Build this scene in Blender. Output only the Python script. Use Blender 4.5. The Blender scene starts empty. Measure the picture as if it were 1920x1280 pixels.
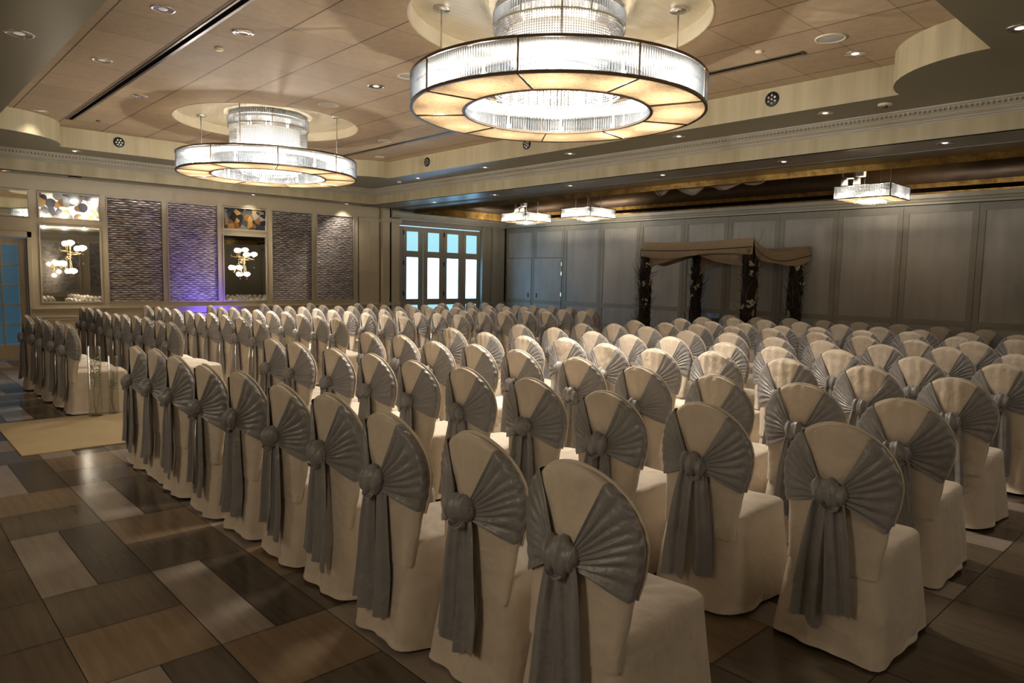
import bpy, bmesh, math, random
from mathutils import Vector, Matrix

# ------------------------------------------------------------------ camera, world, exposure
scene = bpy.context.scene
PI = math.pi
F_PX, PITCH, ROLL, YAW = 1319.789, 0.0901839, 0.0188382, 0.7492228
CAM = Vector((-1.08951, -4.995034, 1.614964))
fw = Vector((math.sin(YAW) * math.cos(PITCH), math.cos(YAW) * math.cos(PITCH), -math.sin(PITCH)))
rt0 = Vector((math.cos(YAW), -math.sin(YAW), 0.0))
up0 = rt0.cross(fw)
rt = rt0 * math.cos(ROLL) + up0 * math.sin(ROLL)
up = up0 * math.cos(ROLL) - rt0 * math.sin(ROLL)
cam_data = bpy.data.cameras.new('camera')
cam_data.sensor_fit = 'HORIZONTAL'
cam_data.sensor_width = 36.0
cam_data.lens = F_PX / 1920.0 * 36.0
cam_data.clip_start = 0.05
cam_data.clip_end = 100
cam = bpy.data.objects.new('camera', cam_data)
scene.collection.objects.link(cam)
cam.matrix_world = Matrix(((rt.x, up.x, -fw.x, CAM.x), (rt.y, up.y, -fw.y, CAM.y), (rt.z, up.z, -fw.z, CAM.z), (0, 0, 0, 1)))
scene.camera = cam

scene.view_settings.view_transform = 'Standard'
scene.view_settings.look = 'None'
scene.view_settings.gamma = 1.0
scene.view_settings.use_curve_mapping = False
scene.view_settings.exposure = 2.0
world = bpy.data.worlds.new('world')
scene.world = world
world.use_nodes = True
world.node_tree.nodes['Background'].inputs[0].default_value = (0.35, 0.5, 0.7, 1)
world.node_tree.nodes['Background'].inputs[1].default_value = 0.05
try:
    scene.cycles.use_denoising = True
    scene.cycles.max_bounces = 8
    scene.cycles.diffuse_bounces = 4
    scene.cycles.glossy_bounces = 4
    scene.cycles.transmission_bounces = 6
    scene.cycles.transparent_max_bounces = 24
    scene.cycles.caustics_reflective = False
    scene.cycles.caustics_refractive = False
    scene.cycles.sample_clamp_indirect = 4.0
except Exception:
    pass

# light strengths (watts) and colours
WARM = (1.0, 0.885, 0.76)
W_RING = 13.0       # each of 12 bulbs in the ring of a round chandelier
W_DRUM = 11.0       # each of 6 bulbs in its drum
W_SQUARE = 9.0
W_DRUM_DOWN = 34.0 # each of 6 added downward spots in the drum     # each bulb of a square pendant
W_GLOBE = 1.0      # each globe of the wall lights and of their added fill copies
W_BLUE = 40.0
W_DOWN = 9.0       # each lit recessed downlight
E_PANE_LOW, E_PANE_TOP, E_PANE_DOOR = 1.7, 0.22, 0.03

# ------------------------------------------------------------------ helpers
COL = scene.collection
_seed = random.Random(7)

def tag(o, label=None, cat=None, group=None, kind=None):
    if label: o['label'] = label
    if cat: o['category'] = cat
    if group: o['group'] = group
    if kind: o['kind'] = kind
    return o

def link_mesh(name, me, mat=None, parent=None, smooth=False):
    o = bpy.data.objects.new(name, me)
    COL.objects.link(o)
    if mat is not None:
        for m in (mat if isinstance(mat, (list, tuple)) else [mat]):
            me.materials.append(m)
    if smooth:
        me.polygons.foreach_set('use_smooth', [True] * len(me.polygons))
    if parent is not None:
        o.parent = parent
    return o

def obj(name, bm, mat=None, parent=None, smooth=False, normals=True):
    if normals:
        bmesh.ops.recalc_face_normals(bm, faces=bm.faces)
    me = bpy.data.meshes.new(name)
    bm.to_mesh(me)
    bm.free()
    return link_mesh(name, me, mat, parent, smooth)

def empty(name, loc=(0, 0, 0), rz=0.0):
    o = bpy.data.objects.new(name, None)
    COL.objects.link(o)
    o.empty_display_size = 0.1
    o.location = loc
    o.rotation_euler = (0, 0, rz)
    return o

def copy_tree(o, parent=None):
    c = o.copy()
    COL.objects.link(c)
    if parent is not None:
        c.parent = parent
    for ch in list(o.children):
        copy_tree(ch, c)
    return c

def box(bm, x0, y0, z0, x1, y1, z1, bev=0.0, mi=0):
    vs = [bm.verts.new(p) for p in ((x0, y0, z0), (x1, y0, z0), (x1, y1, z0), (x0, y1, z0), (x0, y0, z1), (x1, y0, z1), (x1, y1, z1), (x0, y1, z1))]
    fs = [bm.faces.new([vs[i] for i in f]) for f in ((3, 2, 1, 0), (4, 5, 6, 7), (0, 1, 5, 4), (1, 2, 6, 5), (2, 3, 7, 6), (3, 0, 4, 7))]
    for f in fs: f.material_index = mi
    if bev > 0:
        es = list({e for f in fs for e in f.edges})
        bmesh.ops.bevel(bm, geom=es, offset=bev, segments=2, affect='EDGES', profile=0.6)
    return fs

def tube(bm, pts, r, n=8, cap=True, mi=0):
    pts = [Vector(p) for p in pts]
    rings = []
    for i, p in enumerate(pts):
        d = (pts[min(i + 1, len(pts) - 1)] - pts[max(i - 1, 0)])
        if d.length < 1e-9: d = Vector((0, 0, 1))
        d.normalize()
        a = Vector((0, 0, 1)) if abs(d.z) < 0.9 else Vector((1, 0, 0))
        u = d.cross(a).normalized(); v = d.cross(u)
        rr = r[i] if isinstance(r, (list, tuple)) else r
        rings.append([bm.verts.new(p + (u * math.cos(2 * PI * k / n) + v * math.sin(2 * PI * k / n)) * rr) for k in range(n)])
    for a, b in zip(rings, rings[1:]):
        for k in range(n):
            f = bm.faces.new((a[k], a[(k + 1) % n], b[(k + 1) % n], b[k])); f.material_index = mi
    if cap and n > 2:
        bm.faces.new(rings[0][::-1]).material_index = mi
        bm.faces.new(rings[-1]).material_index = mi

def lathe(bm, prof, n=32, c=(0, 0, 0), a0=0.0, a1=2 * PI, mi=0, close=False):
    full = abs((a1 - a0) - 2 * PI) < 1e-6
    m = n if full else n + 1
    rings = []
    for k in range(m):
        a = a0 + (a1 - a0) * k / n
        rings.append([bm.verts.new((c[0] + r * math.cos(a), c[1] + r * math.sin(a), c[2] + z)) for r, z in prof])
    q = len(prof)
    for k in range(n):
        A, B = rings[k], rings[(k + 1) % m]
        for j in range(q if close else q - 1):
            f = bm.faces.new((A[j], B[j], B[(j + 1) % q], A[(j + 1) % q])); f.material_index = mi
    if close and not full:
        bm.faces.new(rings[0][::-1]); bm.faces.new(rings[-1])

def grid(bm, fn, nu, nv, mi=0, cu=False):
    V = [[bm.verts.new(fn(i / nu, j / nv)) for j in range(nv + 1)] for i in range(nu if cu else nu + 1)]
    for i in range(nu):
        for j in range(nv):
            A, B = V[i], V[(i + 1) % len(V)]
            f = bm.faces.new((A[j], B[j], B[j + 1], A[j + 1])); f.material_index = mi
    return V

def sphere(bm, c, r, nu=12, nv=8, sq=(1, 1, 1)):
    c = Vector(c)
    top = bm.verts.new(c + Vector((0, 0, r * sq[2]))); bot = bm.verts.new(c - Vector((0, 0, r * sq[2])))
    R = []
    for j in range(1, nv):
        t = PI * j / nv
        R.append([bm.verts.new(c + Vector((r * sq[0] * math.sin(t) * math.cos(2 * PI * k / nu), r * sq[1] * math.sin(t) * math.sin(2 * PI * k / nu), r * sq[2] * math.cos(t)))) for k in range(nu)])
    for k in range(nu):
        k2 = (k + 1) % nu
        bm.faces.new((top, R[0][k], R[0][k2])); bm.faces.new((bot, R[-1][k2], R[-1][k]))
        for a, b in zip(R, R[1:]):
            bm.faces.new((a[k], b[k], b[k2], a[k2]))

def octa(bm, c, r, h):
    x, y, z = c
    v = [bm.verts.new(p) for p in ((x, y, z + h), (x + r, y, z), (x, y + r, z), (x - r, y, z), (x, y - r, z), (x, y, z - h))]
    for k in range(4):
        a, b = v[1 + k], v[1 + (k + 1) % 4]
        bm.faces.new((v[0], a, b)); bm.faces.new((v[5], b, a))

def poly_prism(bm, pts, z0, z1, mi=0):
    a = [bm.verts.new((x, y, z0)) for x, y in pts]; b = [bm.verts.new((x, y, z1)) for x, y in pts]
    n = len(pts)
    for k in range(n):
        bm.faces.new((a[k], a[(k + 1) % n], b[(k + 1) % n], b[k])).material_index = mi
    bm.faces.new(a[::-1]).material_index = mi; bm.faces.new(b).material_index = mi

def flat_holes(bm, outer, holes, z, mi=0):
    """flat horizontal face bounded by OUTER with HOLES cut in it"""
    edges = []
    for loop in [outer] + holes:
        vs = [bm.verts.new((x, y, z)) for x, y in loop]
        edges += [bm.edges.new((vs[i], vs[(i + 1) % len(vs)])) for i in range(len(vs))]
    r = bmesh.ops.triangle_fill(bm, use_beauty=True, use_dissolve=False, edges=edges)
    for g in r['geom']:
        if isinstance(g, bmesh.types.BMFace): g.material_index = mi

def wall_band(bm, loop, z0, z1, closed=True, mi=0):
    n = len(loop)
    a = [bm.verts.new((x, y, z0)) for x, y in loop]; b = [bm.verts.new((x, y, z1)) for x, y in loop]
    for k in range(n if closed else n - 1):
        bm.faces.new((a[k], a[(k + 1) % n], b[(k + 1) % n], b[k])).material_index = mi

def sweep_rect(bm, x0, y0, x1, y1, prof, mi=0):
    """profile of (inset, z) swept round the inside of a rectangle, mitred"""
    C4 = [(x0, y0, 1, 1), (x1, y0, -1, 1), (x1, y1, -1, -1), (x0, y1, 1, -1)]
    R = [[bm.verts.new((x + sx * d, y + sy * d, z)) for d, z in prof] for x, y, sx, sy in C4]
    for k in range(4):
        A, B = R[k], R[(k + 1) % 4]
        for j in range(len(prof) - 1):
            bm.faces.new((A[j], B[j], B[j + 1], A[j + 1])).material_index = mi

# ------------------------------------------------------------------ materials
def nodes_of(name):
    m = bpy.data.materials.new(name); m.use_nodes = True
    nt = m.node_tree; b = nt.nodes['Principled BSDF']
    return m, nt, b

def mth(nt, op, a, b=None, c=None):
    n = nt.nodes.new('ShaderNodeMath'); n.operation = op
    for i, v in enumerate((a, b, c)):
        if v is None: continue
        if isinstance(v, (int, float)): n.inputs[i].default_value = v
        else: nt.links.new(v, n.inputs[i])
    return n.outputs[0]

def ramp(nt, fac, stops, interp='LINEAR'):
    n = nt.nodes.new('ShaderNodeValToRGB'); cr = n.color_ramp; cr.interpolation = interp
    while len(cr.elements) < len(stops): cr.elements.new(0.5)
    for e, (p, c) in zip(cr.elements, stops):
        e.position = p; e.color = (c[0], c[1], c[2], 1)
    nt.links.new(fac, n.inputs[0])
    return n.outputs[0]

def coords(nt, kind='Object', scale=(1, 1, 1)):
    t = nt.nodes.new('ShaderNodeTexCoord'); mp = nt.nodes.new('ShaderNodeMapping')
    mp.inputs['Scale'].default_value = scale
    nt.links.new(t.outputs[kind], mp.inputs[0])
    return mp.outputs[0]

def noise(nt, vec, scale, detail=3.0, rough=0.5):
    n = nt.nodes.new('ShaderNodeTexNoise'); n.inputs['Scale'].default_value = scale
    n.inputs['Detail'].default_value = detail; n.inputs['Roughness'].default_value = rough
    nt.links.new(vec, n.inputs['Vector'])
    return n.outputs['Fac']

def bump(nt, b, h, strength=0.3, dist=0.01):
    n = nt.nodes.new('ShaderNodeBump'); n.inputs['Strength'].default_value = strength; n.inputs['Distance'].default_value = dist
    nt.links.new(h, n.inputs['Height']); nt.links.new(n.outputs[0], b.inputs['Normal'])

def plain(name, col, rough=0.6, metal=0.0, var=0.08, vscale=6.0, bump_s=0.0, bscale=80.0, stretch=(1, 1, 1), spec=0.5, sheen=0.0):
    m, nt, b = nodes_of(name)
    v = coords(nt, 'Object', stretch)
    n = noise(nt, v, vscale, 4.0, 0.6)
    c0 = [max(0, c * (1 - var)) for c in col]; c1 = [min(1, c * (1 + var)) for c in col]
    nt.links.new(ramp(nt, n, [(0.3, c0), (0.7, c1)]), b.inputs['Base Color'])
    b.inputs['Roughness'].default_value = rough; b.inputs['Metallic'].default_value = metal
    b.inputs['Specular IOR Level'].default_value = spec
    if sheen > 0:
        b.inputs['Sheen Weight'].default_value = sheen; b.inputs['Sheen Roughness'].default_value = 0.4
    if bump_s > 0:
        bump(nt, b, noise(nt, v, bscale, 3.0, 0.6), bump_s, 0.003)
    return m

def emit(name, col, strength):
    m, nt, b = nodes_of(name)
    b.inputs['Base Color'].default_value = (col[0] * .3, col[1] * .3, col[2] * .3, 1)
    b.inputs['Emission Color'].default_value = (*col, 1)
    b.inputs['Emission Strength'].default_value = strength
    b.inputs['Roughness'].default_value = 0.4
    return m

M = {}
M['paint'] = plain('ceiling_paint', (0.20, 0.18, 0.12), 0.38, var=0.03)
M['beam_paint'] = plain('beam_paint', (0.19, 0.165, 0.12), 0.28, var=0.03)
M['trim'] = plain('cream_trim', (0.40, 0.365, 0.285), 0.45, var=0.04)
M['trim_wall'] = plain('wall_trim', (0.45, 0.375, 0.25), 0.45, var=0.04)  # slightly lighter, yellower cream for stiles and rails
M['linen_wall'] = plain('linen_wallcovering', (0.40, 0.33, 0.22), 0.7, var=0.05, bump_s=0.15, bscale=300, stretch=(1, 1, 6))
M['bronze'] = plain('bronze', (0.16, 0.125, 0.09), 0.35, 0.9, var=0.05)
M['dark'] = plain('dark_gap', (0.006, 0.005, 0.005), 0.9, var=0.02, spec=0.0)
M['black_metal'] = plain('black_metal', (0.02, 0.02, 0.02), 0.4, 0.6)
M['steel'] = plain('brushed_steel', (0.55, 0.53, 0.5), 0.25, 1.0)
M['silver'] = plain('reflector', (0.75, 0.7, 0.66), 0.18, 1.0)
M['grille'] = plain('grille_paint', (0.42, 0.40, 0.36), 0.5, bump_s=0.3, bscale=900)
M['gold_arm'] = plain('polished_gold', (0.80, 0.58, 0.30), 0.2, 1.0)

def fascia_mat():
    m, nt, b = nodes_of('striped_wallcovering')
    v = coords(nt, 'Object', (1, 1, 0.05))
    n = noise(nt, v, 5.0, 5.0, 0.65)
    nt.links.new(ramp(nt, n, [(0.3, (0.37, 0.31, 0.18)), (0.55, (0.455, 0.39, 0.24)), (0.75, (0.52, 0.455, 0.30))]), b.inputs['Base Color'])
    b.inputs['Roughness'].default_value = 0.55
    return m
M['fascia'] = fascia_mat()

def tile_ceiling_mat():
    m, nt, b = nodes_of('ceiling_panels')
    t = nt.nodes.new('ShaderNodeTexCoord'); s = nt.nodes.new('ShaderNodeSeparateXYZ'); nt.links.new(t.outputs['Object'], s.inputs[0])
    ux = mth(nt, 'DIVIDE', mth(nt, 'SUBTRACT', s.outputs[0], 0.665), 0.668)
    uy = mth(nt, 'DIVIDE', mth(nt, 'SUBTRACT', s.outputs[1], 0.07), 0.692)
    fx, fy = mth(nt, 'FRACT', ux), mth(nt, 'FRACT', uy)
    dx = mth(nt, 'MULTIPLY', mth(nt, 'MINIMUM', fx, mth(nt, 'SUBTRACT', 1.0, fx)), 0.668)
    dy = mth(nt, 'MULTIPLY', mth(nt, 'MINIMUM', fy, mth(nt, 'SUBTRACT', 1.0, fy)), 0.692)
    gx = mth(nt, 'LESS_THAN', dx, 0.008); gy = mth(nt, 'LESS_THAN', dy, 0.004)
    cmb = nt.nodes.new('ShaderNodeCombineXYZ')
    nt.links.new(mth(nt, 'FLOOR', ux), cmb.inputs[0]); nt.links.new(mth(nt, 'FLOOR', uy), cmb.inputs[1])
    wn = nt.nodes.new('ShaderNodeTexWhiteNoise'); nt.links.new(cmb.outputs[0], wn.inputs[0])
    v = coords(nt, 'Object', (1, 1, 1))
    n = noise(nt, v, 14.0, 6.0, 0.7)
    f = mth(nt, 'ADD', mth(nt, 'MULTIPLY', n, 0.75), mth(nt, 'MULTIPLY', wn.outputs[0], 0.25))
    base = ramp(nt, f, [(0.25, (0.365, 0.268, 0.165)), (0.75, (0.48, 0.37, 0.245))])
    g = mth(nt, 'MAXIMUM', gx, mth(nt, 'MULTIPLY', gy, 0.7))
    mx = nt.nodes.new('ShaderNodeMix'); mx.data_type = 'RGBA'
    nt.links.new(g, mx.inputs[0]); nt.links.new(base, mx.inputs[6]); mx.inputs[7].default_value = (0.10, 0.065, 0.035, 1)
    nt.links.new(mx.outputs[2], b.inputs['Base Color'])
    b.inputs['Roughness'].default_value = 0.7
    bump(nt, b, noise(nt, v, 160.0, 2.0), 0.2, 0.003)
    return m
M['tiles'] = tile_ceiling_mat()
M['disc'] = plain('champagne_metal_leaf', (0.62, 0.56, 0.42), 0.32, 0.35, var=0.08, vscale=3, stretch=(1, 8, 1))
M['disc_rim'] = plain('cream_cove', (0.72, 0.64, 0.47), 0.5, var=0.05)

def floor_mat(name, c0, c1, rough):
    m, nt, b = nodes_of(name)
    v = coords(nt, 'Object', (14, 0.9, 1))
    n = noise(nt, v, 2.2, 6.0, 0.6)
    n2 = noise(nt, coords(nt, 'Object', (1, 1, 1)), 1.3, 2.0)
    f = mth(nt, 'ADD', mth(nt, 'MULTIPLY', n, 0.7), mth(nt, 'MULTIPLY', n2, 0.3))
    nt.links.new(ramp(nt, f, [(0.35, c0), (0.65, c1)]), b.inputs['Base Color'])
    b.inputs['Roughness'].default_value = rough
    b.inputs['Specular IOR Level'].default_value = 0.35
    return m
M['f_white'] = floor_mat('pale_stone_tile', (0.27, 0.22, 0.18), (0.34, 0.285, 0.235), 0.15)
M['f_dark'] = floor_mat('dark_wood_tile', (0.058, 0.042, 0.029), (0.092, 0.070, 0.050), 0.17)
M['f_tan'] = floor_mat('tan_tile', (0.20, 0.138, 0.083), (0.26, 0.185, 0.115), 0.17)
M['f_brown'] = floor_mat('brown_tile', (0.10, 0.077, 0.053), (0.14, 0.11, 0.078), 0.17)
M['f_brown2'] = floor_mat('umber_tile', (0.09, 0.066, 0.042), (0.125, 0.094, 0.062), 0.2)
M['grout'] = plain('grout', (0.03, 0.022, 0.015), 0.8)

def fabric(name, col, rough, sheen, wr=0.35, ws=7.0, fine=0.2, aniso=0.0, spec=0.3):
    m, nt, b = nodes_of(name)
    t = nt.nodes.new('ShaderNodeTexCoord'); oi = nt.nodes.new('ShaderNodeObjectInfo')
    ad = nt.nodes.new('ShaderNodeVectorMath'); ad.operation = 'ADD'
    sc = nt.nodes.new('ShaderNodeVectorMath'); sc.operation = 'SCALE'; sc.inputs[3].default_value = 37.0
    cm = nt.nodes.new('ShaderNodeCombineXYZ')
    for i in range(3): nt.links.new(oi.outputs['Random'], cm.inputs[i])
    nt.links.new(cm.outputs[0], sc.inputs[0]); nt.links.new(t.outputs['Object'], ad.inputs[0]); nt.links.new(sc.outputs[0], ad.inputs[1])
    n1 = noise(nt, ad.outputs[0], ws, 3.0, 0.55)
    n2 = noise(nt, t.outputs['Object'], 260.0, 1.0)
    h = mth(nt, 'ADD', n1, mth(nt, 'MULTIPLY', n2, fine * 0.05))
    bump(nt, b, h, wr, 0.05)
    c0 = [c * 0.93 for c in col]; c1 = [min(1, c * 1.05) for c in col]
    nt.links.new(ramp(nt, n1, [(0.3, c0), (0.7, c1)]), b.inputs['Base Color'])
    b.inputs['Roughness'].default_value = rough
    b.inputs['Sheen Weight'].default_value = sheen; b.inputs['Sheen Roughness'].default_value = 0.35
    b.inputs['Specular IOR Level'].default_value = spec
    return m
M['cover'] = fabric('ivory_polyester', (0.71, 0.625, 0.515), 0.62, 0.15, 0.55, 5.0)
M['sash'] = fabric('silver_satin', (0.275, 0.27, 0.27), 0.40, 0.25, 0.28, 13.0, spec=0.7)
M['canopy'] = fabric('canopy_cloth', (0.36, 0.27, 0.165), 0.8, 0.1, 0.3, 5.0)
M['sheer'] = fabric('sheer_cloth', (0.42, 0.33, 0.24), 0.75, 0.1, 0.3, 5.0)
M['swag'] = fabric('white_drape', (0.34, 0.27, 0.20), 0.75, 0.1, 0.4, 7.0)
M['rug'] = plain('cream_carpet', (0.46, 0.36, 0.20), 0.95, var=0.05, vscale=3, bump_s=0.4, bscale=500)

def crystal_mat(name, tr, col=(0.90, 0.95, 1.0), body=0.26):
    m = bpy.data.materials.new(name); m.use_nodes = True; nt = m.node_tree; nt.nodes.clear()
    out = nt.nodes.new('ShaderNodeOutputMaterial')
    t = nt.nodes.new('ShaderNodeBsdfTransparent'); t.inputs[0].default_value = (*col, 1)
    g = nt.nodes.new('ShaderNodeBsdfGlossy'); g.inputs['Roughness'].default_value = 0.12; g.inputs[0].default_value = (.7, .7, .7, 1)
    tl = nt.nodes.new('ShaderNodeBsdfTranslucent'); tl.inputs[0].default_value = (col[0] * body, col[1] * body, col[2] * body, 1)
    df = nt.nodes.new('ShaderNodeBsdfDiffuse'); df.inputs[0].default_value = (col[0] * body, col[1] * body, col[2] * body, 1)
    m1 = nt.nodes.new('ShaderNodeMixShader'); m1.inputs[0].default_value = 0.5
    nt.links.new(tl.outputs[0], m1.inputs[1]); nt.links.new(df.outputs[0], m1.inputs[2])
    m2 = nt.nodes.new('ShaderNodeMixShader'); m2.inputs[0].default_value = 0.45
    nt.links.new(m1.outputs[0], m2.inputs[1]); nt.links.new(g.outputs[0], m2.inputs[2])
    m3 = nt.nodes.new('ShaderNodeMixShader'); m3.inputs[0].default_value = tr
    nt.links.new(m2.outputs[0], m3.inputs[1]); nt.links.new(t.outputs[0], m3.inputs[2])
    nt.links.new(m3.outputs[0], out.inputs[0])
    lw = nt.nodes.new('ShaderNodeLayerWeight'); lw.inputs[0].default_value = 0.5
    edge = ramp(nt, lw.outputs[1], [(0.25, (1, 1, 1)), (0.75, (0.10, 0.10, 0.10))])      # dark edges of bent light, put into the colour
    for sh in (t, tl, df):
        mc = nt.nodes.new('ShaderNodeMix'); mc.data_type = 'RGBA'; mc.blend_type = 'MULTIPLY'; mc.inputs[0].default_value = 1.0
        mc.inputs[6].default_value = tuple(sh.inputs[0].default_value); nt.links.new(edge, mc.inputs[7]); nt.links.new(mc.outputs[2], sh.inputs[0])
    return m
M['crystal'] = crystal_mat('cut_crystal', 0.72)
M['crystal_sq'] = crystal_mat('cut_crystal_square', 0.60, body=0.55)
M['bead'] = crystal_mat('crystal_beads', 0.35, body=0.75)

def shade_mat():
    m = bpy.data.materials.new('parchment_shade'); m.use_nodes = True; nt = m.node_tree; nt.nodes.clear()
    out = nt.nodes.new('ShaderNodeOutputMaterial')
    v = coords(nt, 'Object', (1, 1, 1)); n = noise(nt, v, 30.0, 6.0, 0.7)
    c = ramp(nt, n, [(0.35, (0.40, 0.335, 0.25)), (0.65, (0.55, 0.48, 0.38))])
    tl = nt.nodes.new('ShaderNodeBsdfTranslucent'); df = nt.nodes.new('ShaderNodeBsdfDiffuse')
    nt.links.new(c, tl.inputs[0]); nt.links.new(c, df.inputs[0])
    m1 = nt.nodes.new('ShaderNodeMixShader'); m1.inputs[0].default_value = 0.3
    nt.links.new(tl.outputs[0], m1.inputs[1]); nt.links.new(df.outputs[0], m1.inputs[2])
    nt.links.new(m1.outputs[0], out.inputs[0])
    return m
M['shade'] = shade_mat()
def diffuser_mat(name, c):
    m = bpy.data.materials.new(name); m.use_nodes = True; nt = m.node_tree; nt.nodes.clear()
    out = nt.nodes.new('ShaderNodeOutputMaterial'); tl = nt.nodes.new('ShaderNodeBsdfTranslucent'); df = nt.nodes.new('ShaderNodeBsdfDiffuse')
    tl.inputs[0].default_value = (*c, 1); df.inputs[0].default_value = (*c, 1)
    mx = nt.nodes.new('ShaderNodeMixShader'); mx.inputs[0].default_value = 0.5
    nt.links.new(tl.outputs[0], mx.inputs[1]); nt.links.new(df.outputs[0], mx.inputs[2]); nt.links.new(mx.outputs[0], out.inputs[0])
    return m
M['pan'] = diffuser_mat('tinted_diffuser', (0.80, 0.77, 0.72))
M['frost'] = diffuser_mat('frosted_glass', (0.80, 0.80, 0.80))
M['bulb'] = emit('lit_bulb', (1.0, 0.86, 0.66), 7.0)
M['globe'] = emit('lit_opal_globe', (1.0, 0.93, 0.82), 1.1)
M['down_lamp'] = emit('downlight_lamp', (1.0, 0.80, 0.62), 0.5)
M['down_dim'] = emit('dim_downlight_lamp', (0.8, 0.74, 0.66), 0.09)

def glass_mat():
    m = bpy.data.materials.new('clear_glass'); m.use_nodes = True; nt = m.node_tree; nt.nodes.clear()
    out = nt.nodes.new('ShaderNodeOutputMaterial')
    t = nt.nodes.new('ShaderNodeBsdfTransparent'); t.inputs[0].default_value = (0.965, 0.97, 0.96, 1)
    g = nt.nodes.new('ShaderNodeBsdfGlossy'); g.inputs['Roughness'].default_value = 0.03
    fr = nt.nodes.new('ShaderNodeLayerWeight'); fr.inputs[0].default_value = 0.25
    mx = nt.nodes.new('ShaderNodeMixShader')
    nt.links.new(mth(nt, 'MULTIPLY', fr.outputs[1], 0.5), mx.inputs[0]); nt.links.new(t.outputs[0], mx.inputs[1]); nt.links.new(g.outputs[0], mx.inputs[2])
    nt.links.new(mx.outputs[0], out.inputs[0])
    return m
M['glass'] = glass_mat()
M['mirror'] = plain('mirror_glass', (0.74, 0.74, 0.66), 0.02, 1.0, var=0.02)

def woven_mat():
    m, nt, b = nodes_of('woven_metallic_panel')
    t = nt.nodes.new('ShaderNodeTexCoord'); s = nt.nodes.new('ShaderNodeSeparateXYZ'); nt.links.new(t.outputs['Object'], s.inputs[0])
    X, Z = s.outputs[0], s.outputs[2]
    nz = noise(nt, coords(nt, 'Object', (2, 1, 14)), 4.0, 3.0)
    zz = mth(nt, 'ADD', mth(nt, 'DIVIDE', Z, 0.042), mth(nt, 'MULTIPLY', nz, 1.4))
    row = mth(nt, 'FLOOR', zz); fz = mth(nt, 'FRACT', zz)
    strip = mth(nt, 'SINE', mth(nt, 'MULTIPLY', fz, PI))
    off = mth(nt, 'MULTIPLY', mth(nt, 'MODULO', row, 2.0), 0.5)
    wx = mth(nt, 'ADD', mth(nt, 'DIVIDE', X, 0.15), off)
    wv = mth(nt, 'ADD', mth(nt, 'MULTIPLY', mth(nt, 'SINE', mth(nt, 'MULTIPLY', wx, 2 * PI)), 0.5), 0.5)
    h = mth(nt, 'MULTIPLY', strip, mth(nt, 'ADD', 0.62, mth(nt, 'MULTIPLY', wv, 0.38)))
    nt.links.new(ramp(nt, h, [(0.05, (0.045, 0.037, 0.034)), (0.45, (0.24, 0.205, 0.19)), (0.9, (0.62, 0.54, 0.49))]), b.inputs['Base Color'])  # strip highlights and dark creases put into the colour by weave height
    b.inputs['Metallic'].default_value = 0.55; b.inputs['Roughness'].default_value = 0.32
    bump(nt, b, h, 0.9, 0.02)
    return m
M['woven'] = woven_mat()

def pebble_mat():
    m, nt, b = nodes_of('agate_glass_mosaic')
    t = nt.nodes.new('ShaderNodeTexCoord'); s = nt.nodes.new('ShaderNodeSeparateXYZ'); nt.links.new(t.outputs['Object'], s.inputs[0])
    cm = nt.nodes.new('ShaderNodeCombineXYZ'); nt.links.new(s.outputs[0], cm.inputs[0]); nt.links.new(s.outputs[2], cm.inputs[1])
    vo = nt.nodes.new('ShaderNodeTexVoronoi'); vo.inputs['Scale'].default_value = 8.0; nt.links.new(cm.outputs[0], vo.inputs['Vector'])
    sr = nt.nodes.new('ShaderNodeSeparateColor'); nt.links.new(vo.outputs['Color'], sr.inputs[0])
    inside = mth(nt, 'LESS_THAN', vo.outputs['Distance'], 0.70)
    col = ramp(nt, sr.outputs[0], [(0.0, (0.03, 0.03, 0.035)), (0.22, (0.10, 0.09, 0.08)), (0.4, (0.25, 0.13, 0.05)), (0.58, (0.05, 0.06, 0.08)), (0.72, (0.5, 0.28, 0.09)), (0.85, (0.30, 0.29, 0.27))], 'CONSTANT')
    mx = nt.nodes.new('ShaderNodeMix'); mx.data_type = 'RGBA'
    nt.links.new(inside, mx.inputs[0]); mx.inputs[6].default_value = (0.85, 0.84, 0.78, 1); nt.links.new(col, mx.inputs[7])
    nt.links.new(mx.outputs[2], b.inputs['Base Color'])
    nt.links.new(mth(nt, 'SUBTRACT', 1.0, mth(nt, 'MULTIPLY', inside, 0.7)), b.inputs['Metallic'])
    b.inputs['Roughness'].default_value = 0.08
    return m
M['pebble'] = pebble_mat()

def panel_fabric_mat():
    m, nt, b = nodes_of('airwall_fabric')
    v = coords(nt, 'Object', (1, 1, 0.12)); n = noise(nt, v, 5.0, 4.0, 0.6)
    v2 = coords(nt, 'Object', (1, 1, 1)); n2 = noise(nt, v2, 2.0, 5.0, 0.7)
    f = mth(nt, 'ADD', mth(nt, 'MULTIPLY', n, 0.6), mth(nt, 'MULTIPLY', n2, 0.4))
    nt.links.new(ramp(nt, f, [(0.3, (0.32, 0.302, 0.262)), (0.7, (0.44, 0.418, 0.365))]), b.inputs['Base Color'])
    b.inputs['Roughness'].default_value = 0.6; b.inputs['Sheen Weight'].default_value = 0.1
    bump(nt, b, noise(nt, v2, 200.0, 2.0), 0.25, 0.004)
    return m
M['panel_fabric'] = panel_fabric_mat()
M['panel_frame'] = plain('airwall_frame', (0.275, 0.252, 0.202), 0.55, var=0.05)

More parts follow.
